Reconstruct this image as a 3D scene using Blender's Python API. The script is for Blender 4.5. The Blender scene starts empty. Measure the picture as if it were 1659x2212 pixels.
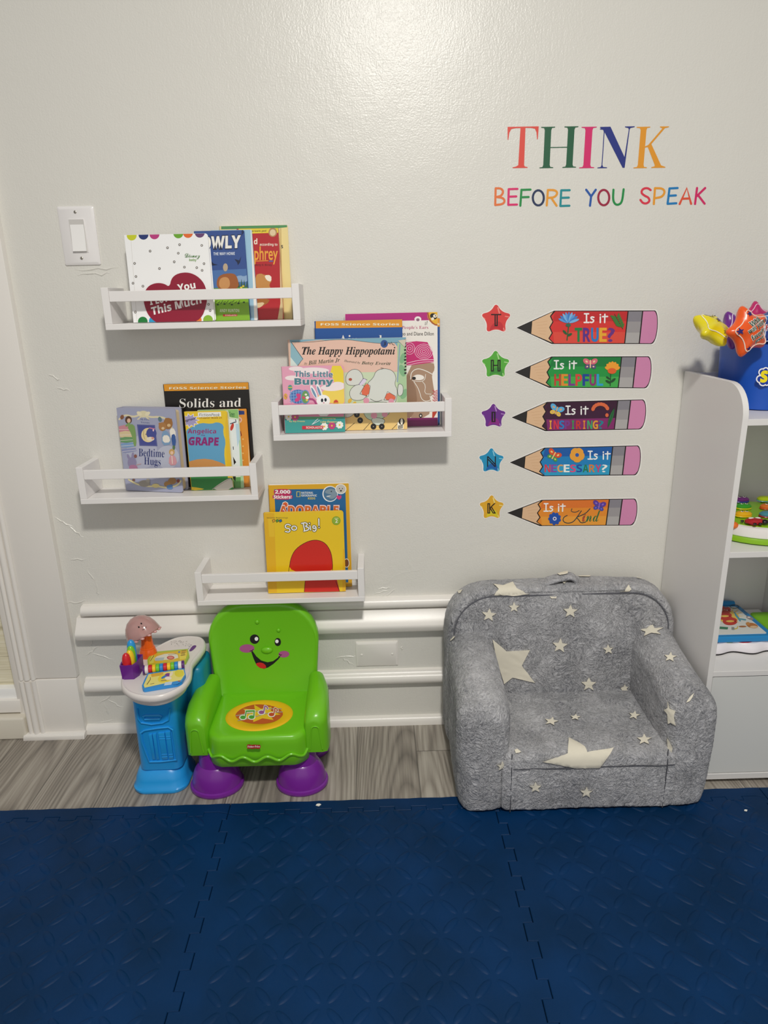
import bpy, bmesh, math, random
from mathutils import Vector, Matrix, noise
from math import sin, cos, pi, radians, sqrt, atan2, hypot
random.seed(7)
scene = bpy.context.scene
COL = scene.collection

# ------------------------------------------------------------------ camera
CAMD, CAMH, PITCH, YAW, ROLL, FPX = 1.62, 1.1117, 0.303054, 0.0128052, -0.0215469, 1479.07
IW, IH = 1659, 2212
_f = Vector((sin(YAW)*cos(PITCH), cos(YAW)*cos(PITCH), -sin(PITCH)))
_r0 = Vector((cos(YAW), -sin(YAW), 0)); _u0 = _r0.cross(_f)
_r = cos(ROLL)*_r0 + sin(ROLL)*_u0; _u = -sin(ROLL)*_r0 + cos(ROLL)*_u0
EYE = Vector((0, -CAMD, CAMH))
cam = bpy.data.cameras.new('camera'); cam.sensor_fit = 'HORIZONTAL'; cam.sensor_width = 36
cam.lens = FPX/IW*36; cam.clip_start = .02
camo = bpy.data.objects.new('camera', cam); COL.objects.link(camo)
camo.matrix_world = Matrix(((_r.x, _u.x, -_f.x, EYE.x), (_r.y, _u.y, -_f.y, EYE.y), (_r.z, _u.z, -_f.z, EYE.z), (0, 0, 0, 1)))
scene.camera = camo

# ------------------------------------------------------------------ light
scene.view_settings.view_transform = 'Standard'; scene.view_settings.look = 'None'
scene.view_settings.gamma = 1; scene.view_settings.use_curve_mapping = False
scene.view_settings.exposure = 0.1
world = bpy.data.worlds.new('world'); scene.world = world; world.use_nodes = True
bg = world.node_tree.nodes['Background']; bg.inputs[0].default_value = (1.0, .985, .965, 1); bg.inputs[1].default_value = .265
lamp = bpy.data.lights.new('ceiling_lamp', 'AREA'); lamp.shape = 'DISK'; lamp.size = .19; lamp.energy = 28; lamp.color = (1, .97, .905)
lampo = bpy.data.objects.new('ceiling_lamp', lamp); lampo.location = (.14, -1.72, 2.24); COL.objects.link(lampo)   # flush ceiling disc, shining down
glint = bpy.data.lights.new('ceiling_lamp_glint', 'POINT'); glint.energy = 27; glint.shadow_soft_size = .09; glint.color = (1, .97, .905)
glinto = bpy.data.objects.new('ceiling_lamp_glint', glint); glinto.location = (.14, -1.72, 2.23); COL.objects.link(glinto)   # second light at the same lamp, added for the wall highlight
panel = bpy.data.lights.new('room_fill', 'AREA'); panel.shape = 'RECTANGLE'; panel.size = 3.4; panel.size_y = 2.0; panel.energy = 9; panel.color = (1, .985, .95)
panelo = bpy.data.objects.new('room_fill', panel); panelo.location = (.1, -3.7, 1.35); panelo.rotation_euler = (radians(90), 0, 0); COL.objects.link(panelo)   # added soft fill for low front faces, unseen behind the camera

# ------------------------------------------------------------------ pixel to place
def ray(px, py): return _r*((px-IW/2)/FPX) - _u*((py-IH/2)/FPX) + _f
def at(px, py, y=0.0):
    d = ray(px, py); return EYE + d*((y-EYE.y)/d.y)
def atz(px, py, z):
    d = ray(px, py); return EYE + d*((z-EYE.z)/d.z)
def crop(x0, y0, s): return lambda u, v: (x0+u*s, y0+v*s)
full = crop(0, 0, 1)
r1 = crop(200, 470, 480/1659); r2 = crop(560, 660, 440/1659); r3 = crop(140, 810, 460/1659); r4 = crop(400, 1030, 430/1659)
r5 = crop(1010, 640, 430/1659); r6 = crop(1040, 250, 520/1659)
ra = crop(240, 1290, 500/1659); rb = crop(240, 1310, 220/1659); rc = crop(940, 1210, 640/1659)
rd = crop(1420, 640, 239/1469); re_ = crop(1420, 1000, 239/1149)

# ------------------------------------------------------------------ materials
def lin(c): return c/12.92 if c <= .04045 else ((c+.055)/1.055)**2.4
def rgb(h, k=1.0):
    h = h.lstrip('#'); return tuple(min(.97, lin(int(h[i:i+2], 16)/255)*k) for i in (0, 2, 4)) + (1,)
_mats = {}
def mat(h, rough=.45, k=1.12, coat=0.0, name=None, trans=0.0, alpha=1.0, noise_amt=0.0, spec=.5, metal=0.0):
    key = (h, rough, k, coat, name, trans, alpha, noise_amt, spec, metal)
    if key in _mats: return _mats[key]
    m = bpy.data.materials.new(name or 'paint_'+h.lstrip('#')); m.use_nodes = True
    b = m.node_tree.nodes['Principled BSDF']
    b.inputs['Base Color'].default_value = rgb(h, k); b.inputs['Roughness'].default_value = rough
    b.inputs['Coat Weight'].default_value = coat; b.inputs['Transmission Weight'].default_value = trans
    b.inputs['Alpha'].default_value = alpha; b.inputs['Specular IOR Level'].default_value = spec; b.inputs['Metallic'].default_value = metal
    if noise_amt:
        nt = m.node_tree; t = nt.nodes.new('ShaderNodeTexNoise'); t.inputs['Scale'].default_value = 900
        tc = nt.nodes.new('ShaderNodeTexCoord'); nt.links.new(tc.outputs['Object'], t.inputs['Vector'])
        bp = nt.nodes.new('ShaderNodeBump'); bp.inputs['Strength'].default_value = noise_amt; bp.inputs['Distance'].default_value = .0005
        nt.links.new(t.outputs['Fac'], bp.inputs['Height']); nt.links.new(bp.outputs['Normal'], b.inputs['Normal'])
    _mats[key] = m; return m
class NT:
    """small node-graph writer"""
    def __init__(s, name):
        s.m = bpy.data.materials.new(name); s.m.use_nodes = True; s.t = s.m.node_tree
        s.b = s.t.nodes['Principled BSDF']; s.tc = s.t.nodes.new('ShaderNodeTexCoord')
    def n(s, kind, **kw):
        nd = s.t.nodes.new('ShaderNode'+kind)
        for k, v in kw.items():
            if k in ('i',):
                for kk, vv in v.items():
                    if isinstance(vv, bpy.types.NodeSocket): s.t.links.new(vv, nd.inputs[kk])
                    else: nd.inputs[kk].default_value = vv
            else: setattr(nd, k, v)
        return nd
    def math(s, op, a, b=None, c=None):
        nd = s.t.nodes.new('ShaderNodeMath'); nd.operation = op
        for i, x in enumerate((a, b, c)):
            if x is None: continue
            if isinstance(x, bpy.types.NodeSocket): s.t.links.new(x, nd.inputs[i])
            else: nd.inputs[i].default_value = x
        return nd.outputs[0]
    def ramp(s, fac, stops):
        nd = s.t.nodes.new('ShaderNodeValToRGB'); s.t.links.new(fac, nd.inputs[0])
        el = nd.color_ramp.elements
        while len(el) < len(stops): el.new(.5)
        for e, (p, c) in zip(el, stops): e.position = p; e.color = c
        return nd.outputs[0]
    def noise(s, vec, scale, detail=3, rough=.5, dist=0):
        nd = s.n('TexNoise', i={'Vector': vec, 'Scale': scale, 'Detail': detail, 'Roughness': rough, 'Distortion': dist}); return nd.outputs['Fac']
    def scaled(s, vec, sc, loc=(0, 0, 0)):
        nd = s.n('Mapping', i={'Vector': vec, 'Scale': sc, 'Location': loc}); return nd.outputs[0]
    def link(s, a, b): s.t.links.new(a, b)

def paint_wall_mat():
    g = NT('glossy_white_wall_paint'); o = g.tc.outputs['Object']
    g.b.inputs['Base Color'].default_value = rgb('#d4d2cb', 1.19); g.b.inputs['Roughness'].default_value = .31; g.b.inputs['Specular IOR Level'].default_value = .5
    stip = g.noise(o, 280, 2); roll = g.noise(g.scaled(o, (160, 160, 60)), 1, 3)
    wob = g.noise(o, 9, 3); pat = g.noise(g.scaled(o, (22, 22, 70)), 1, 4, .6)
    patm = g.ramp(g.noise(o, 2.3, 2), [(.52, (0, 0, 0, 1)), (.66, (1, 1, 1, 1))])
    crk = g.n('TexVoronoi', feature='DISTANCE_TO_EDGE', i={'Vector': g.n('Mix', data_type='VECTOR', i={0: .12, 4: o, 5: g.n('TexNoise', i={'Vector': o, 'Scale': 8.0}).outputs['Color']}).outputs[1], 'Scale': 7.0}).outputs['Distance']
    crkm = g.ramp(crk, [(0, (0, 0, 0, 1)), (.02, (1, 1, 1, 1))])
    crkl = g.math('MULTIPLY', g.math('SUBTRACT', 1, crkm), g.ramp(g.noise(g.scaled(o, (1, 1, 1), (3.1, 0, 1.7)), 2.6, 1), [(.66, (0, 0, 0, 1)), (.70, (1, 1, 1, 1))]))
    h = g.math('ADD', g.math('MULTIPLY', stip, .55), g.math('MULTIPLY', roll, .4))
    h = g.math('ADD', h, g.math('MULTIPLY', wob, 1.6))
    h = g.math('ADD', h, g.math('MULTIPLY', g.math('MULTIPLY', pat, patm), .5))
    h = g.math('ADD', h, g.math('MULTIPLY', crkl, .22))
    bp = g.n('Bump', i={'Strength': .42, 'Distance': .0022, 'Height': h}); g.link(bp.outputs[0], g.b.inputs['Normal'])
    return g.m
def wood_floor_mat():
    g = NT('grey_oak_floor_planks'); o = g.tc.outputs['Object']
    sx = g.n('SeparateXYZ', i={0: o})
    PW = .152
    u = g.math('DIVIDE', g.math('ADD', sx.outputs[0], 10 + .095), PW)
    idx = g.math('FLOOR', u); fr = g.math('SUBTRACT', u, idx)
    off = g.n('TexWhiteNoise', noise_dimensions='1D', i={'W': idx})
    yy = g.math('ADD', sx.outputs[1], g.math('MULTIPLY', off.outputs['Value'], 7.3))
    v = g.math('DIVIDE', yy, 1.2); vid = g.math('FLOOR', v); vf = g.math('SUBTRACT', v, vid)
    cid = g.n('TexWhiteNoise', noise_dimensions='2D', i={'Vector': g.n('CombineXYZ', i={0: idx, 1: vid}).outputs[0]}).outputs['Value']
    vec = g.n('CombineXYZ', i={0: sx.outputs[0], 1: yy, 2: g.math('MULTIPLY', cid, 31)}).outputs[0]
    warp = g.noise(g.scaled(vec, (5, 1.3, 1)), 1, 2)
    lx = g.math('ADD', g.math('MULTIPLY', g.math('SUBTRACT', fr, .5), 1.0), g.math('MULTIPLY', g.math('SUBTRACT', cid, .5), .9))
    arch = g.math('ADD', g.math('MULTIPLY', g.math('MULTIPLY', lx, lx), 16), g.math('ADD', g.math('MULTIPLY', yy, 5), g.math('MULTIPLY', warp, 7)))
    rings = g.math('ABSOLUTE', g.math('SINE', g.math('MULTIPLY', arch, 3.2)))
    fine = g.noise(g.scaled(vec, (170, 5, 1)), 1, 4, .6); mid = g.noise(g.scaled(vec, (38, 2.2, 1)), 1, 4, .6)
    t = g.math('ADD', g.math('MULTIPLY', rings, .15), g.math('ADD', g.math('MULTIPLY', fine, .42), g.math('MULTIPLY', mid, .46)))
    t = g.math('ADD', t, g.math('MULTIPLY', g.math('SUBTRACT', cid, .5), .12))
    c = g.ramp(t, [(.32, rgb('#6f6962')), (.5, rgb('#958d83')), (.68, rgb('#b5aea3')), (.8, rgb('#c4bdb2'))])
    seam = g.math('MINIMUM', g.math('MINIMUM', fr, g.math('SUBTRACT', 1, fr)), g.math('MULTIPLY', g.math('MINIMUM', vf, g.math('SUBTRACT', 1, vf)), 8))
    sm = g.ramp(seam, [(.0, (.35, .35, .35, 1)), (.014, (1, 1, 1, 1))])
    mx = g.n('Mix', data_type='RGBA', blend_type='MULTIPLY', i={0: 1.0, 6: c, 7: sm})
    g.link(mx.outputs[2], g.b.inputs['Base Color']); g.b.inputs['Roughness'].default_value = .5
    bp = g.n('Bump', i={'Strength': .25, 'Distance': .001, 'Height': g.math('MULTIPLY', fine, sm)}); g.link(bp.outputs[0], g.b.inputs['Normal'])
    return g.m
def pale_wood_mat():
    g = NT('pale_wood_grain'); o = g.tc.outputs['Object']
    w = g.noise(g.scaled(o, (3, 3, 90)), 1, 5, .65, 1.2); b = g.noise(g.scaled(o, (2, 2, 14)), 1, 3)
    c = g.ramp(g.math('ADD', g.math('MULTIPLY', w, .7), g.math('MULTIPLY', b, .3)), [(.35, rgb('#c2b898')), (.5, rgb('#ece4c8')), (.65, rgb('#f6f0de'))])
    g.link(c, g.b.inputs['Base Color']); return g.m
def foam_mat_mat():
    g = NT('navy_blue_foam'); o = g.tc.outputs['Object']
    n = g.noise(o, 7, 3); c = g.ramp(n, [(.35, rgb('#01294d', 1.0)), (.65, rgb('#02305c', 1.0))])
    g.link(c, g.b.inputs['Base Color']); g.b.inputs['Roughness'].default_value = .5; g.b.inputs['Specular IOR Level'].default_value = .16
    bp = g.n('Bump', i={'Strength': .3, 'Distance': .0006, 'Height': g.noise(o, 900, 1)}); g.link(bp.outputs[0], g.b.inputs['Normal'])
    return g.m
def plush_mat():
    g = NT('grey_plush_fleece'); o = g.tc.outputs['Object']
    w = g.n('TexNoise', i={'Vector': o, 'Scale': 16.0, 'Detail': 2.0}).outputs['Color']
    vv = g.n('Mix', data_type='VECTOR', i={0: .06, 4: o, 5: w}).outputs[1]
    a = g.noise(g.scaled(vv, (300, 300, 170)), 1, 3, .6, .6); b = g.noise(vv, 130, 3, .6, .8); big = g.noise(o, 9, 3, .55)
    t = g.math('ADD', g.math('MULTIPLY', a, .55), g.math('ADD', g.math('MULTIPLY', b, .35), g.math('MULTIPLY', big, .42)))
    c = g.ramp(t, [(.43, rgb('#505158')), (.54, rgb('#8c8d92')), (.65, rgb('#b0b0b4')), (.8, rgb('#cdcdd0'))])
    g.link(c, g.b.inputs['Base Color']); g.b.inputs['Roughness'].default_value = .95; g.b.inputs['Specular IOR Level'].default_value = .1
    g.b.inputs['Sheen Weight'].default_value = .25; g.b.inputs['Sheen Roughness'].default_value = .4
    h = g.math('ADD', a, g.math('MULTIPLY', b, 1.2))
    bp = g.n('Bump', i={'Strength': 1.0, 'Distance': .005, 'Height': h}); g.link(bp.outputs[0], g.b.inputs['Normal'])
    return g.m

# ------------------------------------------------------------------ objects
def tag(o, label=None, cat=None, group=None, kind=None):
    if label: o['label'] = label
    if cat: o['category'] = cat
    if group: o['group'] = group
    if kind: o['kind'] = kind
    return o
def empty(name, M, label, cat, group=None):
    o = bpy.data.objects.new(name, None); o.empty_display_size = .05; COL.objects.link(o)
    if not isinstance(M, Matrix): M = Matrix.Translation(M)
    o.matrix_world = M; WM[o.name] = M.copy()
    return tag(o, label, cat, group)
WM = {}
class MB:
    def __init__(s): s.v = []; s.f = []; s.m = []; s.mats = []
    def mi(s, m):
        if m not in s.mats: s.mats.append(m)
        return s.mats.index(m)
    def add(s, vs, fs, m):
        b = len(s.v); s.v += [Vector(v) for v in vs]; k = s.mi(m)
        for f in fs: s.f.append([b+i for i in f]); s.m.append(k)
    def bm(s, bm, m, M=None):
        bm.verts.index_update()
        s.add([(M @ v.co if M else v.co.copy()) for v in bm.verts], [[v.index for v in f.verts] for f in bm.faces], m); bm.free()
    def box(s, x0, x1, y0, y1, z0, z1, m, r=0.0, seg=2, M=None):
        bm = bmesh.new(); bmesh.ops.create_cube(bm, size=1)
        for v in bm.verts: v.co = Vector(((x0+x1)/2+v.co.x*(x1-x0), (y0+y1)/2+v.co.y*(y1-y0), (z0+z1)/2+v.co.z*(z1-z0)))
        if r: bmesh.ops.bevel(bm, geom=bm.edges[:], offset=r, segments=seg, affect='EDGES', profile=.5)
        s.bm(bm, m, M); return s
    def loft(s, rings, m, cap0=True, cap1=True, closed=True):
        n = len(rings[0]); vs = [p for r in rings for p in r]; fs = []
        for i in range(len(rings)-1):
            for j in range(n if closed else n-1):
                k = (j+1) % n; fs.append([i*n+j, i*n+k, (i+1)*n+k, (i+1)*n+j])
        if cap0: fs.append(list(range(n))[::-1])
        if cap1: fs.append([(len(rings)-1)*n+j for j in range(n)])
        s.add(vs, fs, m); return s
    def lathe(s, prof, c, m, n=32, sx=1, sy=1, M=None, cap0=True, cap1=True):
        rings = [[Vector((r*cos(2*pi*j/n)*sx, r*sin(2*pi*j/n)*sy, z)) for j in range(n)] for r, z in prof]
        T = Matrix.Translation(c) @ (M or Matrix())
        return s.loft([[T @ p for p in r] for r in rings], m, cap0, cap1)
    def ellipsoid(s, c, rx, ry, rz, m, n=20, k=12, M=None):
        prof = [(max(1e-4, cos(-pi/2+pi*i/k)), sin(-pi/2+pi*i/k)) for i in range(k+1)]
        T = Matrix.Translation(c) @ (M or Matrix()) @ Matrix.Diagonal((rx, ry, rz, 1))
        return s.loft([[T @ Vector((r*cos(2*pi*j/n), r*sin(2*pi*j/n), z)) for j in range(n)] for r, z in prof], m)
    def tube(s, pts, r, m, n=8, closed=False):
        pts = [Vector(p) for p in pts]; rings = []
        N = len(pts)
        for i, p in enumerate(pts):
            d = (pts[(i+1) % N]-pts[i-1]) if closed else (pts[min(i+1, N-1)]-pts[max(i-1, 0)])
            d.normalize(); a = d.cross(Vector((0.13, .9, .4))).normalized(); b = d.cross(a)
            rr = r[i] if isinstance(r, (list, tuple)) else r
            rings.append([p+a*(rr*cos(2*pi*j/n))+b*(rr*sin(2*pi*j/n)) for j in range(n)])
        if closed: rings.append(rings[0]); return s.loft(rings, m, False, False)
        return s.loft(rings, m)
    def prism(s, poly, fn, lo, hi, m, bev=0.0):
        """extrude a 2-d outline; fn(u, v, h) gives the point at height h"""
        if not bev: return s.loft([[fn(u, v, lo) for u, v in poly], [fn(u, v, hi) for u, v in poly]], m)
        ins = inset(poly, bev)
        return s.loft([[fn(u, v, lo) for u, v in ins], [fn(u, v, lo+bev) for u, v in poly], [fn(u, v, hi-bev) for u, v in poly], [fn(u, v, hi) for u, v in ins]], m)
    def build(s, name, parent=None, smooth=35, label=None, mods=None):
        me = bpy.data.meshes.new(name)
        vs = s.v
        if parent is not None:
            Mi = world_of(parent).inverted(); vs = [Mi @ v for v in vs]
        me.from_pydata([tuple(v) for v in vs], [], s.f)
        for m in s.mats: me.materials.append(m)
        me.polygons.foreach_set('material_index', s.m); me.update()
        bm = bmesh.new(); bm.from_mesh(me); bmesh.ops.recalc_face_normals(bm, faces=bm.faces); bm.to_mesh(me); bm.free()
        if smooth:
            me.shade_smooth(); me.set_sharp_from_angle(angle=radians(smooth))
        o = bpy.data.objects.new(name, me); COL.objects.link(o)
        if parent is not None: o.parent = parent
        if label: o['label'] = label
        return o
def world_of(o):
    M = Matrix()
    if o.name in WM: return WM[o.name]
    return M if o.parent is None else world_of(o.parent)
def inset(poly, d):
    n = len(poly); A = sum(poly[i][0]*poly[(i+1) % n][1]-poly[(i+1) % n][0]*poly[i][1] for i in range(n)); sg = 1 if A > 0 else -1
    out = []
    for i in range(n):
        p0, p1, p2 = Vector(poly[i-1]), Vector(poly[i]), Vector(poly[(i+1) % n])
        a = (p1-p0); b = (p2-p1)
        if a.length < 1e-9 or b.length < 1e-9: out.append(tuple(p1)); continue
        a.normalize(); b.normalize(); na = Vector((-a.y, a.x))*sg; nb = Vector((-b.y, b.x))*sg
        t = na+nb; t = t/max(.35, t.length_squared)*2*.5*2 if t.length > 1e-6 else na
        t = (na+nb); k = d/max(.3, (1+na.dot(nb))); out.append((p1.x+t.x*k, p1.y+t.y*k))
    return out
def chaikin(p, it=2, closed=True):
    for _ in range(it):
        q = []; n = len(p)
        for i in range(n if closed else n-1):
            a, b = p[i], p[(i+1) % n]
            q += [(a[0]*.75+b[0]*.25, a[1]*.75+b[1]*.25), (a[0]*.25+b[0]*.75, a[1]*.25+b[1]*.75)]
        p = q
    return p
def rrect(x0, x1, y0, y1, r, n=6):
    r = r if isinstance(r, (list, tuple)) else [r]*4   # corners: x0y0, x1y0, x1y1, x0y1
    out = []
    for (cx, cy, a0, rr) in ((x0+r[0], y0+r[0], pi, r[0]), (x1-r[1], y0+r[1], 1.5*pi, r[1]), (x1-r[2], y1-r[2], 0, r[2]), (x0+r[3], y1-r[3], .5*pi, r[3])):
        for i in range(n+1):
            a = a0+pi/2*i/n; out.append((cx+rr*cos(a), cy+rr*sin(a)))
    return out
def ell2(cx, cy, rx, ry, n=28, rot=0):
    c, s = cos(rot), sin(rot)
    return [(cx+rx*cos(2*pi*i/n)*c-ry*sin(2*pi*i/n)*s, cy+rx*cos(2*pi*i/n)*s+ry*sin(2*pi*i/n)*c) for i in range(n)]
def star2(cx, cy, ro, ri, rot=-pi/2, n=5, sy=1.0):
    return [(cx+(ro if i % 2 == 0 else ri)*cos(rot+pi*i/n), cy+(ro if i % 2 == 0 else ri)*sy*sin(rot+pi*i/n)) for i in range(2*n)]

# ------------------------------------------------------------------ lettering
STY = {'serif': (0x1D400, 0x1D41A, 0x1D7CE), 'italic': (0x1D434, 0x1D44E, None), 'bolditalic': (0x1D468, 0x1D482, None),
       'script': (0x1D4D0, 0x1D4EA, None), 'double': (0x1D538, 0x1D552, 0x1D7D8), 'bold': (0x1D5D4, 0x1D5EE, 0x1D7EC),
       'sansitalic': (0x1D608, 0x1D622, None), 'sansbolditalic': (0x1D63C, 0x1D656, None), 'mono': (0x1D670, 0x1D68A, 0x1D7F6)}
EXC = {('double', 'H'): '\u210d', ('double', 'N'): '\u2115', ('double', 'C'): '\u2102', ('double', 'P'): '\u2119', ('italic', 'h'): '\u210e'}
def styled(t, st):
    if st not in STY: return t
    U, L, D = STY[st]; out = ''
    for c in t:
        if (st, c) in EXC: out += EXC[(st, c)]
        elif 'A' <= c <= 'Z': out += chr(U+ord(c)-65)
        elif 'a' <= c <= 'z': out += chr(L+ord(c)-97)
        elif c.isdigit() and D: out += chr(D+ord(c)-48)
        else: out += c
    return out
_tc = {}; _ts = []
def glyphs(t, st, off):
    key = (t, st, off)
    if key in _tc: return _tc[key]
    if not _ts:
        cu = bpy.data.curves.new('lettering', 'FONT'); cu.resolution_u = 3; _ts.append(bpy.data.objects.new('lettering', cu))
    ob = _ts[0]; cu = ob.data; cu.body = styled(t, st); cu.offset = off; me = bpy.data.meshes.new_from_object(ob)
    vs = [(v.co.x, v.co.y) for v in me.vertices]; fs = [list(p.vertices) for p in me.polygons]
    bpy.data.meshes.remove(me)
    used = {i for f in fs for i in f}
    xs = [vs[i][0] for i in used] or [0, 1]; ys = [vs[i][1] for i in used] or [0, 1]
    r = ([[(vs[i]) for i in f] for f in fs], (min(xs), max(xs), min(ys), max(ys)))
    _tc[key] = r; return r
def clip_poly(p, c):
    for ax, lim, sg in ((0, c[0], 1), (0, c[2], -1), (1, c[1], 1), (1, c[3], -1)):
        q = []; n = len(p)
        for i in range(n):
            a, b = p[i], p[(i+1) % n]; da, db = (a[ax]-lim)*sg, (b[ax]-lim)*sg
            if da >= 0: q.append(a)
            if (da >= 0) != (db >= 0):
                t = da/(da-db); q.append((a[0]+(b[0]-a[0])*t, a[1]+(b[1]-a[1])*t))
        p = q
        if len(p) < 3: return []
    return p
class Art:
    """flat printed shapes lying on the plane y=0 of matrix M (x right, z up, facing -y)"""
    def __init__(s, M, cr=full, clip=None, rough=.4, eps=.000016, base=0.0):
        s.M = M; s.Mi = M.inverted(); s.e = s.Mi @ EYE; s.cr = cr; s.clip = clip; s.mb = MB(); s.rough = rough; s.eps = eps; s.base = base; s.k = 0
    def P(s, u, v):
        px, py = s.cr(u, v); d = s.Mi.to_3x3() @ ray(px, py); t = -s.e.y/d.y; p = s.e+d*t; return (p.x, p.z)
    def raw(s, pts, m, up=0):
        if s.clip: pts = clip_poly(pts, s.clip)
        if len(pts) < 3: return
        y = -(s.base+s.eps*(s.k+1+up)); s.mb.add([(x, y, z) for x, z in pts], [list(range(len(pts)))], m)
    def mm(s, c): return c if not isinstance(c, str) else mat(c, s.rough)
    def poly(s, pts, c, cr=True, smooth=0):
        s.k += 1
        if smooth: pts = chaikin(pts, smooth)
        s.raw([s.P(*p) for p in pts] if cr else pts, s.mm(c)); return s
    def ell(s, u, v, ru, rv, c, rot=0, n=28): return s.poly(ell2(u, v, ru, rv, n, rot), c)
    def star(s, u, v, ro, c, ri=None, rot=-pi/2, n=5): return s.poly(star2(u, v, ro, ri or ro*.42, rot, n), c)
    def line(s, pts, w, c, closed=False, smooth=0, cr=True):
        """round-capped stroke of width w (crop pixels)"""
        s.k += 1; m = s.mm(c)
        if smooth: pts = chaikin(pts, smooth, closed) if closed else [pts[0]]+chaikin(pts, smooth, False)+[pts[-1]]
        if closed: pts = list(pts)+[pts[0]]
        L, R = [], []
        for i, p in enumerate(pts):
            a = pts[max(0, i-1)]; b = pts[min(len(pts)-1, i+1)]; d = hypot(b[0]-a[0], b[1]-a[1]) or 1
            nx, ny = -(b[1]-a[1])/d*w/2, (b[0]-a[0])/d*w/2
            L.append((p[0]+nx, p[1]+ny)); R.append((p[0]-nx, p[1]-ny))
        for i in range(len(pts)-1):
            q = [L[i], L[i+1], R[i+1], R[i]]; s.raw([s.P(*p) for p in q] if cr else q, m)
        if w > 3 and not closed:
            for e, o in ((0, 1), (-1, -2)):
                p, q = pts[e], pts[o]; t0 = atan2(p[1]-q[1], p[0]-q[0])
                c = [(p[0]+w/2*cos(t0-pi/2+pi*i/6), p[1]+w/2*sin(t0-pi/2+pi*i/6)) for i in range(7)]; s.raw([s.P(*x) for x in c] if cr else c, m)
        return s
    def text(s, t, p0, p1, p2, c, st='bold', off=0.0, up=0):
        """ink box of the text maps to the parallelogram p0 (bottom left), p1 (bottom right), p2 (top left)"""
        s.k += 1; fs, (x0, x1, y0, y1) = glyphs(t, st, off); m = s.mm(c) if isinstance(c, str) or not isinstance(c, (list, tuple)) else None
        A, B, Cc = Vector(s.P(*p0)), Vector(s.P(*p1)), Vector(s.P(*p2))
        for f in fs:
            s.raw([tuple(A+(B-A)*((x-x0)/(x1-x0))+(Cc-A)*((y-y0)/(y1-y0))) for x, y in f], m, up)
        return s
    def tbox(s, t, u0, v0, u1, v1, c, st='bold', off=0.0, halo=None, hoff=.03, skew=0):
        if halo: 
            du, dv = (u1-u0)*.012, (v1-v0)*.06
            s.text(t, (u0-du, v1+dv), (u1+du, v1+dv+skew), (u0-du, v0-dv), halo, st, off+hoff)
        return s.text(t, (u0, v1), (u1, v1+skew), (u0, v0), c, st, off)
    def letters(s, t, u0, v0, u1, v1, cols, st='bold', off=0.0, skew=0):
        n = len(t); w = (u1-u0)/n
        for i, ch in enumerate(t):
            if ch == ' ': continue
            nar = .3 if ch in 'I' else 0.04
            d = skew*i/n; s.text(ch, (u0+w*(i+nar), v1+d), (u0+w*(i+1-nar), v1+d), (u0+w*(i+nar), v0+d), cols[i % len(cols)], st, off)
        return s
    def build(s, name, parent, label=None):
        s.mb.v = [s.M @ v for v in s.mb.v]; o = s.mb.build(name, parent, smooth=0, label=label); return o
# ================================================================== the setting
WALL = paint_wall_mat()
def struct(mb, name, label=None, smooth=40):
    o = mb.build(name, None, smooth); o['kind'] = 'structure'
    if label: o['label'] = label; 
    return o
b = MB(); b.box(-.97, 2.6, 0, .1, -.02, 2.7, WALL); b.box(-2.6, -.97, .0, .1, 2.08, 2.7, WALL); struct(b, 'wall_back', 'glossy white painted back wall with patches and roller stipple')
b = MB(); b.box(-2.6, 2.6, -2.6, .1, -.05, 0, wood_floor_mat()); struct(b, 'floor', 'grey oak plank floor')
TRIM = mat('#dedad4', .28, 1.24, name='white_gloss_trim_paint', noise_amt=.25)
def rail(name, x0, prof, label, x1=.722):
    b = MB(); b.loft([[Vector((x, -y, z)) for y, z in prof] for x in (x0, x0+.004, x1)], TRIM)
    struct(b, name, label, 50)
rail('trim_1', -.757, [(-.002, .348), (.010, .348), (.017, .352), (.021, .359), (.021, .366), (.017, .373), (.010, .377), (-.002, .378)], 'thin rounded upper cap of the white chair rail')
rail('trim_2', -.774, [(-.002, .345), (.009, .344), (.012, .338), (.022, .3245), (.033, .3105), (.0345, .305), (.0325, .300), (.030, .292), (.027, .288), (.016, .284), (-.002, .283)], 'thick sloped lower body of the white chair rail')
rail('trim_3', -.780, [(-.002, .126), (.011, .127), (.019, .132), (.0225, .141), (.021, .150), (.015, .157), (.010, .159), (.008, .165), (-.002, .168)], 'rounded white lower rail above the skirting')
rail('baseboard_back', -.80, [(-.002, 0), (.016, 0), (.0155, .010), (.012, .019), (.006, .023), (-.002, .024)], 'low white shoe moulding along the back wall')
# door casing at the left and the door beyond it
b = MB(); b.box(-.946, -.795, -.018, .02, .176, 2.09, TRIM, .003); b.box(-.948, -.797, -.0205, .02, 0, .174, TRIM, .002)
for x, r in ((-.908, .006), (-.924, .008), (-.939, .006)):
    b.lathe([(r, .176), (r, 2.09)], (x, -.019, 0), TRIM, 12); b.lathe([(r, .0), (r, .172)], (x, -.0215, 0), TRIM, 12)
struct(b, 'trim_4', 'flat white door casing with moulded left edge at the left of the wall')
b = MB(); b.lathe([(.014, 0), (.014, .162)], (0, 0, 0), TRIM, 16, M=Matrix.Translation((-.957, -.022, .002)) @ Matrix.Rotation(pi/2, 4, 'Y')); b.box(-.957, -.797, -.036, -.02, -.001, .012, TRIM, .002)
struct(b, 'trim_5', 'short white quarter round strip at the foot of the door casing')
b = MB(); b.box(-1.7, -.955, .04, .06, .115, 2.09, TRIM); b.box(-.968, -.944, -.008, .06, .03, 2.09, TRIM, .002); b.box(-1.7, -.968, .004, .05, .362, 2.05, TRIM, .003)
b.box(-1.7, -.968, .0, .06, .106, .138, mat('#f4f2ee', .3), .002); d1 = struct(b, 'door_1', 'white door frame left of the casing')
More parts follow.
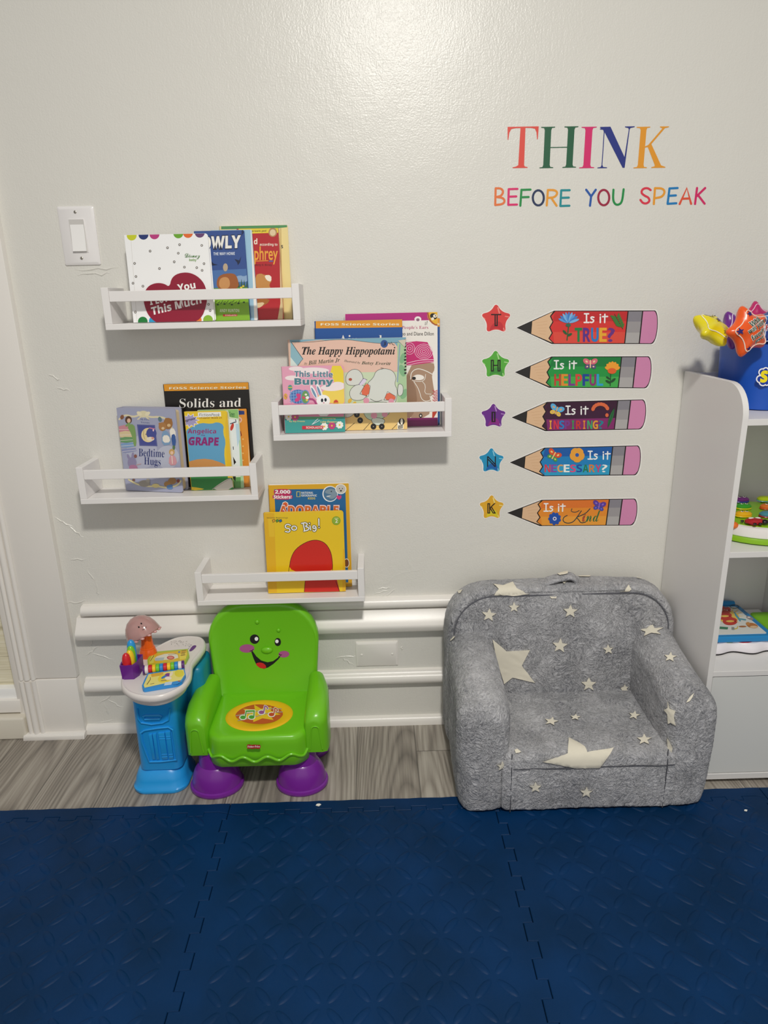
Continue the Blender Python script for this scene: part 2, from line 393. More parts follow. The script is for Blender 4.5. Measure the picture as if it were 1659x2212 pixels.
b = MB(); b.box(-1.7, -.966, .022, .038, .136, .37, pale_wood_mat()); o = b.build('wood_panel', d1); o['label'] = 'pale grained wood panel low in the white door frame'
b = MB(); b.box(-1.7, -.96, -.012, .06, .072, .11, TRIM, .003); b.box(-1.7, -.95, -.03, .06, 0, .066, mat('#d8d2c4', .45), .006, 3)
struct(b, 'trim_6', 'worn white door sill at the left edge')
# peeling plaster ridges on the wall by the casing
b = MB(); rnd = random.Random(3)
for (x, z, L, a) in ((-.77, .60, .05, -.6), (-.745, .575, .05, -.7), (-.75, .50, .045, .1), (-.725, .455, .04, -1.2), (-.715, .42, .05, -1.5), (-.77, .385, .05, .05), (-.75, .245, .05, .5), (-.73, .228, .06, -.35), (-.75, .268, .04, 1.5),
                      (-.735, .10, .05, .6), (-.74, .07, .045, -1.4), (-.715, .085, .05, -.6), (-.75, .03, .06, .2), (-.735, .95, .03, -.5), (-.72, .925, .03, -.45), (-.6, 1.185, .1, .02), (-.61, 1.175, .08, .03), (.0, .375, .05, .4), (.01, .39, .04, .3), (.03, .385, .05, .6), (.02, .40, .04, .1), (.06, .227, .02, 1.4), (-.09, .205, .06, .15), (-.085, .193, .045, -.6)):
    pts = []; 
    for i in range(7):
        t = i/6-.5; pts.append((x+cos(a)*L*t+rnd.uniform(-.003, .003), .0005, z+sin(a)*L*t+rnd.uniform(-.003, .003)))
    b.tube(pts, [.0006, .0016, .0022, .0018, .0024, .0014, .0006], WALL, 6)
struct(b, 'trim_7', 'cracked and bubbled old plaster ridges in the wall paint')

# ------------------------------------------------------------------ plates
SW = mat('#e6e3e2', .3, 1.12, name='white_plate_plastic')
root = empty('light_switch', (-.631, 0, 1.254), 'white rocker light switch on the wall left of the topmost book ledge', 'light switch')
b = MB(); P = rrect(-.670, -.592, 1.1945, 1.3135, .003, 3); Q = rrect(-.665, -.597, 1.1995, 1.3085, .002, 3)
b.loft([[Vector((x, 0, z)) for x, z in P], [Vector((x, -.003, z)) for x, z in P], [Vector((x, -.006, z)) for x, z in Q]], SW); b.build('plate', root)
b = MB(); b.box(-.6485, -.6135, -.0074, -.004, 1.2195, 1.2885, SW, .001); b.box(-.647, -.615, -.0078, -.006, 1.221, 1.287, mat('#c9c6c2', .4), 0); b.build('rocker_frame', root)
b = MB(); X = [(-.0075, 1.2865), (-.0085, 1.254), (-.0125, 1.2225), (-.006, 1.2215), (-.006, 1.2865)]
b.loft([[Vector((x, y, z)) for y, z in X] for x in (-.6455, -.6165)], mat('#f1eeec', .25)); b.build('rocker', root, 20)
for z in (1.302, 1.2085):
    b = MB(); T = Matrix.Rotation(pi/2, 4, 'X'); b.lathe([(.0032, 0), (.003, .0012), (.0018, .0018)], (-.631, -.006, z), mat('#a9a49b', .3, metal=.6), 14, M=T)
    b.box(-.6314, -.6306, -.0083, -.0075, z-.0024, z+.0024, mat('#4a4743'), 0); b.build('screw', root)
root = empty('blank_wall_plate', (-.006, 0, .2139), 'blank white painted outlet cover low on the wall between toy chair and grey armchair', 'wall plate')
b = MB(); P = rrect(-.0615, .0497, .1785, .2495, .002, 2); Q = rrect(-.0565, .0447, .1835, .2445, .0015, 2)
b.loft([[Vector((x, 0, z)) for x, z in P], [Vector((x, -.003, z)) for x, z in P], [Vector((x, -.0065, z)) for x, z in Q]], TRIM); b.build('plate', root)
for x in (-.0465, .0345):
    b = MB(); b.ellipsoid((x, -.0065, .2135), .0032, .0016, .0032, TRIM, 12, 8); b.build('screw', root)

# ------------------------------------------------------------------ floating ledges
LEDGE = mat('#e4e1df', .35, 1.14, name='white_ledge_laminate')
SHELF = [(-.5652, -.1497, 1.0578, 'topmost white book ledge, beside the light switch'), (-.2252, .1755, .8098, 'white book ledge second from the top, nearest the pencil decals'),
         (-.6765, -.269, .6730, 'white book ledge furthest left, below the light switch'), (-.4353, -.0315, .4106, 'lowest white book ledge, right above the green toy chair')]
BT = .0125
for x0, x1, z0, lab in SHELF:
    root = empty('book_ledge', ((x0+x1)/2, 0, z0), lab, 'shelf', 'white floating book ledges')
    MB().box(x0, x1, -.1, -.0003, z0, z0+BT, LEDGE, .0008, 1).build('base_board', root)
    for xa in (x0, x1-.0155):
        MB().box(xa, xa+.0155, -.0995, -.0003, z0+BT, z0+.0865, LEDGE, .0008, 1).build('bracket', root)
    MB().box(x0+.0157, x1-.0157, -.0985, -.0895, z0+.0575, z0+.0790, LEDGE, .0008, 1).build('front_rail', root)

# ------------------------------------------------------------------ foam mats
FOAM = foam_mat_mat()
TW = .6105; XS = [-.960, -.3495, .261, .8715, 1.482]; YB, YE = -.345, -.345-.6105
def teeth(a, bb, n, depth, phase):
    """tab profile along an edge: list of (s, offset)"""
    out = []; L = (bb-a)/n
    for i in range(n):
        s0 = a+L*i
        sg = 1 if (i+phase) % 2 == 0 else -1
        out += [(s0+L*(.04 if sg > 0 else -.02), -sg*depth*.0 + sg*depth*.5), (s0+L*(.96 if sg > 0 else 1.02), sg*depth*.5)]
    return out
g = .0006
def mat_outline(x0, x1, y0, y1):
    # y1 is the back edge (toward the wall), counter-clockwise from front left
    pts = []
    t_ = 16
    pts += [(x, y0-o) for x, o in teeth(x0+.02, x1-.02, t_, .016, 0)]
    pts += [(x1-g, y0)]+[(x1+o-g, y) for y, o in teeth(y0+.018, y1-.018, t_, .018, 0)]+[(x1-g, y1-.018), (x1-g, y1-g)]
    pts += [(x, y1+o-g) for x, o in reversed(teeth(x0+.02, x1-.02, t_, .012, 1))]
    pts += [(x0+g, y1-g), (x0+g, y1-.018)]+[(x0+o+g, y) for y, o in reversed(teeth(y0+.018, y1-.018, t_, .018, 0))]+[(x0+g, y0)]
    return pts
mlab = ['blue foam floor tile at the far left of the mat', 'blue foam floor tile in front of the green toy chair', 'blue foam floor tile under the front of the grey armchair', 'blue foam floor tile at the right, in front of the white cabinet']
for k in range(4):
    x0, x1 = XS[k], XS[k+1]
    b = MB(); pol = mat_outline(x0, x1, YE, YB)
    b.prism(pol, lambda u, v, h: Vector((u, v, h)), 0.0003, .0115, FOAM, .0012)
    rn = random.Random(k); n = 15; p = TW/n
    for i in range(n):
        for j in range(n):
            cx, cy = x0+p*(i+.5), YE+p*(j+.5)
            if not (x0+.022 < cx < x1-.022 and YE+.022 < cy < YB-.018): continue
            a = (pi/4 if (i+j) % 2 == 0 else -pi/4)+rn.uniform(-.05, .05); ca, sa = cos(a), sin(a)
            rings = []
            for rr, hh in ((1, .0113), (.84, .0126), (.5, .0136)):
                rings.append([Vector((cx+(.0225*rr*cos(t)*ca-.0078*rr*sin(t)*sa), cy+(.0225*rr*cos(t)*sa+.0078*rr*sin(t)*ca), hh)) for t in [2*pi*q/12 for q in range(12)]])
            b.loft(rings, FOAM, False, True)
    o = b.build('foam_floor_tile', None, 40); tag(o, mlab[k], 'foam mat', 'blue foam floor tiles')
elab = ['blue foam edging strip along the far left mat tile', 'blue foam edging strip just in front of the toy chair feet', 'blue foam edging strip running under the grey armchair', 'blue foam edging strip in front of the white cabinet']
for k in range(4):
    x0, x1 = XS[k], XS[k+1]; b = MB()
    pts = [(x, YB+o+g) for x, o in teeth(x0+.02, x1-.02, 16, .012, 1)]
    pol = [(x0+g, YB+g)]+pts+[(x1-g, YB+g), (x1-g, YB+.033)]+[(x1-(x1-x0)*i/24, YB+.033+.0008*sin(i*2.1)) for i in range(1, 24)]+[(x0+g, YB+.033)]
    b.prism(pol, lambda u, v, h: Vector((u, v, h)), .0003, .0115, FOAM, .0012)
    o = b.build('foam_edge_strip', None, 40); tag(o, elab[k], 'foam edging', 'blue foam edging strips')
# ================================================================== wall decals
def wall_root(name, px, py, label, cat, group=None):
    p = at(px, py, 0); return empty(name, (p.x, -.0004, p.z), label, cat, group), Matrix.Translation((p.x, -.0004, p.z))
T_ = [(0, 1), (1, 1), (.985, .69), (.962, .69), (.935, .86), (.88, .945), (.75, .965), (.575, .968), (.575, .07), (.60, .035), (.69, .02), (.69, 0), (.2, 0), (.2, .02), (.30, .035), (.385, .07), (.415, .968), (.25, .965), (.12, .945), (.065, .86), (.038, .69), (.015, .69)]
def stem(x0, x1, s0, s1, lo=0, hi=1):
    return [(s0, lo), (s1, lo), (s1, lo+.02), (x1+.04*(s1-x1)/.1*.5, lo+.03), (x1, lo+.08), (x1, hi-.08), (x1+.04*(s1-x1)/.1*.5, hi-.03), (s1, hi-.02), (s1, hi), (s0, hi), (s0, hi-.02), (x0-.04*(x0-s0)/.1*.5, hi-.03), (x0, hi-.08), (x0, lo+.08), (x0-.04*(x0-s0)/.1*.5, lo+.03), (s0, lo+.02)]
GL = {'T': [T_], 'H': [stem(.10, .275, 0, .375), stem(.725, .90, .625, 1), [(.27, .49), (.73, .49), (.73, .512), (.27, .512)]],
      'I': [stem(.27, .73, 0, 1)],
      'N': [[(.0, 1), (.3, 1), (.78, .25), (.80, 0), (.74, 0), (.10, .93), (0, .98)], stem(.115, .14, 0, .28, 0, .96), [(.72, 1), (1, 1), (1, .98), (.88, .96), (.86, .92), (.80, 0), (.745, 0), (.835, .92), (.82, .96), (.72, .98)]],
      'K': [stem(.13, .31, 0, .42), [(.29, .50), (.31, .53), (.40, .56), (.80, .955), (.72, .98), (.72, 1), (1, 1), (1, .98), (.88, .96), (.45, .535), (.40, .51)], [(.38, .54), (.50, .58), (.86, .06), (1, .02), (1, 0), (.56, 0), (.56, .02), (.66, .04), (.66, .07)]]}
PH = 'letter decals of the wall phrase'
for ch, u0, u1, c, cn in (('T', 180, 395, '#db4a3e', 'red'), ('H', 412, 668, '#1f5a3c', 'dark green'), ('I', 690, 795, '#d2286a', 'magenta'), ('N', 818, 1056, '#26327f', 'navy blue'), ('K', 1070, 1293, '#e0962a', 'golden orange')):
    root, M = wall_root('letter_decal', *r6((u0+u1)/2, 220), f'large {cn} serif letter {ch} decal in the top word on the wall', 'wall decal', PH)
    a = Art(M, r6, rough=.35); x0, x1 = a.P(u0, 77)[0], a.P(u1, 77)[0]; z1, z0 = a.P(u0, 77)[1], a.P(u0, 362)[1]
    for p in GL[ch]: a.poly([(x0+x*(x1-x0)*(1 if ch != 'T' else 1), z0+y*(z1-z0)) for x, y in p], c, cr=False)
    a.build('letter_print', root)
def ring(u, v, ru, rv): return ell2(u, v, ru, rv, 22)
LET = [('B', '#e2743c', 'orange', 'first of the second line', [([(98, 505), (95, 612)], 0), ([(98, 500), (135, 500), (152, 522), (138, 552), (105, 560)], 1), ([(105, 560), (150, 566), (162, 590), (145, 610), (95, 615)], 1)]),
       ('E', '#d8296b', 'magenta pink', 'second in the second line', [([(188, 506), (185, 614)], 0), ([(188, 506), (248, 504)], 0), ([(187, 558), (240, 556)], 0), ([(185, 614), (245, 612)], 0)]),
       ('F', '#1f8a45', 'green', 'left of the navy letter O', [([(276, 510), (268, 620)], 0), ([(276, 511), (338, 509)], 0), ([(272, 562), (325, 560)], 0)]),
       ('O', '#1f2f55', 'navy', 'between the green F and the gold R', [(ring(392, 566, 38, 52), 2)]),
       ('R', '#e59a2f', 'gold', 'right of the navy letter O', [([(458, 514), (450, 618)], 0), ([(458, 512), (508, 512), (526, 533), (505, 562), (462, 566)], 1), ([(482, 567), (518, 620)], 0)]),
       ('E', '#1a8a92', 'teal', 'right of the gold letter R', [([(550, 514), (544, 622)], 0), ([(550, 514), (608, 513)], 0), ([(547, 566), (602, 564)], 0), ([(544, 622), (606, 620)], 0)]),
       ('Y', '#2456a6', 'blue', 'left of the maroon letter O', [([(722, 510), (756, 556)], 0), ([(788, 510), (756, 556), (748, 620)], 0)]),
       ('O', '#9a1f3f', 'maroon', 'between the blue Y and the green U', [(ring(843, 564, 38, 53), 2)]),
       ('U', '#1d8a45', 'green', 'right of the maroon letter O', [([(910, 510), (906, 580), (922, 612), (948, 614), (970, 592), (980, 507)], 1)]),
       ('S', '#d8354a', 'red', 'left of the gold letter P', [([(1166, 512), (1145, 497), (1112, 503), (1100, 530), (1122, 550), (1153, 564), (1160, 588), (1138, 606), (1112, 602), (1096, 580)], 1)]),
       ('P', '#e59a2f', 'gold', 'right of the red letter S', [([(1196, 502), (1188, 608)], 0), ([(1196, 499), (1248, 500), (1266, 525), (1245, 560), (1194, 568)], 1)]),
       ('E', '#1878b8', 'bright blue', 'right of the second gold letter', [([(1296, 501), (1283, 607)], 0), ([(1296, 501), (1352, 498)], 0), ([(1290, 552), (1340, 549)], 0), ([(1283, 607), (1343, 603)], 0)]),
       ('A', '#dd5338', 'red orange', 'second from the right end of the second line', [([(1366, 608), (1416, 498), (1445, 607)], 0), ([(1384, 572), (1434, 570)], 0)]),
       ('K', '#d02764', 'crimson pink', 'last of the second line', [([(1486, 498), (1472, 608)], 0), ([(1542, 498), (1482, 556)], 0), ([(1494, 548), (1538, 606)], 0)])]
for ch, c, cn, where, strokes in LET:
    us = [p[0] for s, _ in strokes for p in s]; vs = [p[1] for s, _ in strokes for p in s]
    root, M = wall_root('letter_decal', *r6((min(us)+max(us))/2, (min(vs)+max(vs))/2), f'small {cn} handwritten letter {ch} decal, {where}', 'wall decal', PH)
    a = Art(M, r6, rough=.35)
    for s, k in strokes: a.line(s, 15, c, closed=(k == 2), smooth=(2 if k == 1 else 0))
    a.build('letter_print', root)
# stars
def lerp(a, b, t): return a+(b-a)*t
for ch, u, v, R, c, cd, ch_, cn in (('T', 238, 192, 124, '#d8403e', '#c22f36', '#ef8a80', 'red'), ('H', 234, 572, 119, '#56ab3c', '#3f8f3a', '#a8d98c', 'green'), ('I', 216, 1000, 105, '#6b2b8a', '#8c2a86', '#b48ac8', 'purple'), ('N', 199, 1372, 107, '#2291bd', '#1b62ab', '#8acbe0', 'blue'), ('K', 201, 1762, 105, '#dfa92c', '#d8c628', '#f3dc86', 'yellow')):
    root, M = wall_root('star_decal', *r5(u, v), f'{cn} puffy star decal with the outlined letter {ch}', 'wall decal', 'star letter decals left of the pencils')
    a = Art(M, r5, rough=.3); a.poly(star2(u-2, v+1, R*1.2, R*.68), '#eeeae6', smooth=3); a.poly(star2(u, v, R*1.14, R*.62), c, smooth=3); a.build('star_print', root)
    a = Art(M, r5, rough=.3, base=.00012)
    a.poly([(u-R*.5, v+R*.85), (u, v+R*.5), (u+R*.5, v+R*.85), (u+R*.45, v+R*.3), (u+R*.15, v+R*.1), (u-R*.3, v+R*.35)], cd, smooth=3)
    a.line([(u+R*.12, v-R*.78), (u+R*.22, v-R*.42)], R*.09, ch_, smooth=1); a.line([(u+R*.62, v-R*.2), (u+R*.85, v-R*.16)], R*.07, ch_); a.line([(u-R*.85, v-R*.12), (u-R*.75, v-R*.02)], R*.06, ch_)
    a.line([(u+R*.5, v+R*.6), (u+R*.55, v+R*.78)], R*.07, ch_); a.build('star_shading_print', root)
    a = Art(M, r5, rough=.3, base=.0004); w = R*(.34 if ch != 'I' else .16); a.tbox(ch, u-w, v-R*.36, u+w, v+R*.46, '#1a1414', 'double', .008); a.build('letter', root)
# pencils
BLK = '#16120f'
def isit(a, u0, v0, u1, v1, c='#f6f3ee'):
    W, H = u1-u0, v1-v0; q = lambda pts: [(u0+x*W, v0+y*H) for x, y in pts]; w = H*.15
    for s, sm in (([(.03, .05), (.2, .05)], 0), ([(.115, .05), (.115, .93)], 0), ([(.02, .95), (.21, .95)], 0), ([(.42, .42), (.34, .36), (.29, .46), (.33, .6), (.42, .7), (.4, .88), (.33, .97), (.27, .92)], 2), ([(.69, .38), (.69, .96)], 0), ([(.88, .1), (.87, .96)], 0), ([(.78, .35), (.99, .33)], 0)): a.line(q(s), w, c, smooth=sm)
    a.ell(u0+.69*W, v0+.15*H, w*.6, w*.6, c)
def petals(a, u, v, r, n, c, rp=.42, cc=None, rc=.3):
    for i in range(n):
        t = 2*pi*i/n+.3; a.ell(u+cos(t)*r*.62, v+sin(t)*r*.62, r*.42, r*rp*.7, c, rot=t)
    if cc: a.ell(u, v, r*rc, r*rc, cc)
def butterfly(a, u, v, r, c1, c2, cb, rot=0):
    for sx in (-1, 1):
        for (x, y, rx, ry, an, c) in ((.5, -.3, .52, .36, -.6, c1), (.42, .38, .36, .28, .5, c2)):
            X, Y = sx*x*r, y*r; X, Y = X*cos(rot)-Y*sin(rot), X*sin(rot)+Y*cos(rot)
            a.ell(u+X, v+Y, r*rx, r*ry, c, rot=sx*an+rot); a.ell(u+X, v+Y, r*rx*.35, r*ry*.35, cb, rot=sx*an)
    a.line([(u+r*.45*sin(rot), v-r*.45*cos(rot)), (u-r*.5*sin(rot), v+r*.5*cos(rot))], r*.16, cb)
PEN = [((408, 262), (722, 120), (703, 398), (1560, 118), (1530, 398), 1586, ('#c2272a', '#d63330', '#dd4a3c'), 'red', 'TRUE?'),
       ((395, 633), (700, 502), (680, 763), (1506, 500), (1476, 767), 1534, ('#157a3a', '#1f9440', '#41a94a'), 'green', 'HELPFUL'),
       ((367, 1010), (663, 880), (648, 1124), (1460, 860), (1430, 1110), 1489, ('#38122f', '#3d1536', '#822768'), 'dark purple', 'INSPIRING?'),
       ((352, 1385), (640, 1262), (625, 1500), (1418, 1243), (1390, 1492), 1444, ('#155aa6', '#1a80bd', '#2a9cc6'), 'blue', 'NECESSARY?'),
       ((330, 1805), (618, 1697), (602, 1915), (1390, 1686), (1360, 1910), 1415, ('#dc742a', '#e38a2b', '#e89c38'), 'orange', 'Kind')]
for k, (tip, ts, bs, rt, rbt, bul, cols, cn, word) in enumerate(PEN):
    mid = ((tip[0]+bul)/2, (ts[1]+bs[1]+rt[1]+rbt[1])/4)
    root, M = wall_root('pencil_decal', *r5(*mid), f'{cn} pencil shaped wall decal asking Is it {word}', 'wall decal', 'pencil wall decals')
    top = lambda u: ts[1]+(rt[1]-ts[1])*(u-ts[0])/(rt[0]-ts[0]); bot = lambda u: bs[1]+(rbt[1]-bs[1])*(u-bs[0])/(rbt[0]-bs[0])
    sk = (rbt[0]-rt[0])/(rbt[1]-rt[1])   # slant of the uprights in the picture
    U = lambda u, f: (u+sk*(lerp(top(u), bot(u), f)-top(u)), lerp(top(u), bot(u), f))
    F = lambda u, v: v
    bez = lambda t, p: ((1-t)**3*p[0][0]+3*t*(1-t)**2*p[1][0]+3*t*t*(1-t)*p[2][0]+t**3*p[3][0], (1-t)**3*p[0][1]+3*t*(1-t)**2*p[1][1]+3*t*t*(1-t)*p[2][1]+t**3*p[3][1])
    cap = [bez(i/12, (rt, (bul+18, rt[1]+6), (bul+4, rbt[1]-2), rbt)) for i in range(13)]
    hull = [tip, ts]+cap+[bs]
    a = Art(M, r5, rough=.4); cx = sum(p[0] for p in hull)/len(hull); cy = sum(p[1] for p in hull)/len(hull)
    a.poly([(p[0]+(9 if p[0] > cx else -9)*(1.4 if p == tip else 1), p[1]+(9 if p[1] > cy else -9)*(p != tip)) for p in hull], '#e9e6e2'); a.build('backing', root)
    a = Art(M, r5, rough=.4, base=.00006); a.poly([(p[0], p[1]) for p in hull], BLK); a.build('outline', root)
    ins = 7
    # wood cone and lead
    lead_u = tip[0]+128; tw = (lead_u-tip[0])/(ts[0]-tip[0])
    L0 = (lead_u, lerp(tip[1], ts[1], tw)); L1 = (lead_u-8, lerp(tip[1], bs[1], tw))
    zig = []
    N = 7
    for i in range(N):
        f = i/(N-1); base = (lerp(ts[0], bs[0], f), lerp(ts[1], bs[1], f)); zig.append((base[0]+(6 if i == 0 else (18 if i == N-1 else (-24 if i % 2 else 0))), base[1]))
    zl = [(z[0]-9, z[1]) for z in zig]; zl[0] = (zl[0][0]-6, zl[0][1]+9); zl[-1] = (zl[-1][0]-4, zl[-1][1]-10)
    zr = [(z[0]+1, z[1]) for z in zig]; zr[0] = (zr[0][0]+3, zr[0][1]+6); zr[-1] = (zr[-1][0], zr[-1][1]-6)
    a = Art(M, r5, rough=.45, base=.00012); a.poly([(tip[0]+14, tip[1]), (L0[0]-4, L0[1]+7), (L1[0]-4, L1[1]-7)], '#262322'); a.build('lead', root)
    a = Art(M, r5, rough=.45, base=.00012); a.poly([(L0[0]+3, L0[1]+6)]+zl+[(L1[0]+3, L1[1]-6)], '#ddb791')
    for i in range(5): a.line([(lead_u+30+i*9, tip[1]-40+i*22), (lead_u+130-i*4, tip[1]-56+i*28)], 2.5, '#cfa57d')
    a.build('wood_cone', root)
    fu = rt[0]-222+(0 if k < 2 else 14); eu = rt[0]-100   # ferrule and eraser starts along the top edge
    a = Art(M, r5, rough=.45, base=.00012)
    def band(u0f, u1f, f0, f1, c, lft=None):
        A = [lft(f0), lft(f1)] if lft else [U(u0f, f0), U(u0f, f1)]
        a.poly([A[0], U(u1f, f0), U(u1f, f1), A[1]], c)
    e0, e1 = .026, .974
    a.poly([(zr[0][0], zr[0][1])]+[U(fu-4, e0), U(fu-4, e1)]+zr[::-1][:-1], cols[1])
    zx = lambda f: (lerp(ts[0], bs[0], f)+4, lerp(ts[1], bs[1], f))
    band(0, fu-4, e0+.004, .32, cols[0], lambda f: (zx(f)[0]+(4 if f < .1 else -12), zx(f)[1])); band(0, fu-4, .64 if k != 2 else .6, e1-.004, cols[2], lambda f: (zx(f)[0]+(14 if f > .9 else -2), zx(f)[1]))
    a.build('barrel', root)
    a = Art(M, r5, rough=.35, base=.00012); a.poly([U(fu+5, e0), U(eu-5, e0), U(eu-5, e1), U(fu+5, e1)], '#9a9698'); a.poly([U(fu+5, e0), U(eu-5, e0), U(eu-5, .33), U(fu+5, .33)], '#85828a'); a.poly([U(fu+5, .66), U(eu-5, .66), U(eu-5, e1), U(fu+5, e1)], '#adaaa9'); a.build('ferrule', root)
    a = Art(M, r5, rough=.45, base=.00012); a.poly([U(eu+5, e0)]+[(p[0]-6, p[1]+(6 if i < 3 else (-6 if i > 9 else 0))) for i, p in enumerate(cap)]+[U(eu+5, e1)], '#cf86ae'); a.build('eraser', root)
    a = Art(M, r5, rough=.4, base=.0003)
    if k == 0:
        isit(a, 968, 142, 1168, 222); a.letters('TRUE?', 890, 262, 1230, 380, ['#1f7f42', '#5b2f88', '#2a7ac0', '#e8a92f', '#6b2f80'], 'bold', .01)
    elif k == 1:
        isit(a, 718, 533, 910, 607); a.letters('HELPFUL', 720, 648, 1132, 746, ['#c8372f', '#e58b2f', '#7a3a8c', '#d8433c', '#1c3f96', '#8a2f6f', '#2aa0d0'], 'bold', .006)
    elif k == 2:
        isit(a, 815, 912, 1006, 986); a.letters('INSPIRING?', 668, 1035, 1135, 1106, ['#e8a92f', '#d8354a', '#2a7ac0', '#7a3a8c', '#2f9a50', '#c8372f', '#e58b2f', '#3aa86a', '#e0a030', '#1f8090'], 'bold', .008)
    elif k == 3:
        isit(a, 1000, 1288, 1190, 1360); a.letters('NECESSARY?', 640, 1402, 1168, 1466, ['#d8354a', '#8a4aa0', '#e0a060', '#f4f0ea', '#d84a80', '#1f4aa0', '#207a50', '#d8803a', '#c83a7a', '#f4f0ea'], 'bold')
    else:
        isit(a, 633, 1725, 815, 1794)
        a.line([(830, 1826), (802, 1840), (792, 1866), (812, 1888), (848, 1892), (884, 1878), (915, 1838), (948, 1788)], 7, '#1f3a40', smooth=2); a.line([(930, 1785), (905, 1800), (860, 1795), (870, 1770)], 6, '#1f3a40', smooth=1)
        a.line([(1020, 1770), (985, 1810), (925, 1835), (905, 1842), (925, 1860), (945, 1892), (985, 1880)], 7, '#1f3a40', smooth=2)
        a.tbox('ind', 955, 1785, 1105, 1878, '#2f6a3f', 'script', .0)
        a.tbox('i', 955, 1812, 985, 1876, '#b0402f', 'script', .004)
    a.build('lettering', root)
    a = Art(M, r5, rough=.4, base=.0012)
    if k == 0:
        a.line([(842, 240), (828, 365)], 9, '#1f5f35'); a.ell(810, 300, 24, 10, '#1f5f35', .8); a.ell(850, 320, 22, 10, '#1f5f35', -.5)
        for i in range(9): t = -2.75+i*.3; a.ell(842+cos(t)*48, 222+sin(t)*48, 44, 11, ['#5b9ad8', '#3f7fc8', '#7ab4e4'][i % 3], rot=t)
        a.ell(838, 240, 22, 14, '#2f6a50'); a.build('blue_flower', root)
        a = Art(M, r5, rough=.4, base=.0012); a.line([(1292, 272), (1250, 200), (1225, 150)], 5, '#2a4a22')
        for i in range(6): a.ell(1212+i*9, 170+i*15, 26, 8, '#3f7a35', .3); a.ell(1254+i*8, 160+i*17, 22, 7, '#3f7a35', -1.2)
        a.build('leaf_sprig', root)
    elif k == 1:
        butterfly(a, 1022, 562, 62, '#d86a7a', '#5a4a7a', '#f0c8a0'); a.build('butterfly', root)
        a = Art(M, r5, rough=.4, base=.0012); a.line([(1192, 640), (1188, 745)], 7, '#1f4a2a'); a.ell(1170, 712, 24, 10, '#1f4a2a', .5); a.ell(1212, 700, 26, 10, '#1f4a2a', -.7); a.ell(1170, 680, 20, 8, '#1f4a2a', .6)
        for i in range(7): t = -pi/2+(i-3)*.42; a.ell(1206+cos(t)*34, 612+sin(t)*38, 32, 16, '#f0a030', rot=t)
        a.ell(1202, 622, 36, 24, '#e0602a'); a.build('orange_flower', root)
    elif k == 2:
        butterfly(a, 740, 950, 62, '#5aaede', '#e6c050', '#d8a878', .35); a.build('butterfly', root)
        a = Art(M, r5, rough=.4, base=.0012)
        for i in range(8): t = pi+.25+i*.36; a.ell(1105+cos(t)*62, 950+sin(t)*52, 15, 19, '#dc6a40', rot=t)
        a.ell(1160, 990, 14, 16, '#dc6a40'); a.build('orange_blossom', root)
        a = Art(M, r5, rough=.4, base=.0012); a.poly([(1225, 922), (1216, 1000), (1190, 1060), (1165, 1098), (1168, 1040), (1192, 975)], '#256a3a', smooth=2); a.line([(1222, 930), (1168, 1092)], 4, '#174a26'); a.build('leaf', root)
    elif k == 3:
        butterfly(a, 718, 1325, 60, '#d8502f', '#4a9a4a', '#f0d080', .5); a.build('butterfly', root)
        a = Art(M, r5, rough=.4, base=.0012); petals(a, 912, 1322, 60, 5, '#eaa23a', .8, '#2f5aa8', .26); a.build('orange_flower', root)
    else:
        butterfly(a, 1095, 1745, 56, '#5a3a9a', '#3a4aa8', '#8a6ac8', .2); a.build('butterfly', root)
        a = Art(M, r5, rough=.4, base=.0012); petals(a, 725, 1852, 52, 9, '#1f4fa8', .45, '#e8e4f0', .3); a.ell(725, 1852, 8, 8, '#2a3a80'); a.build('blue_flower', root)
    a = None
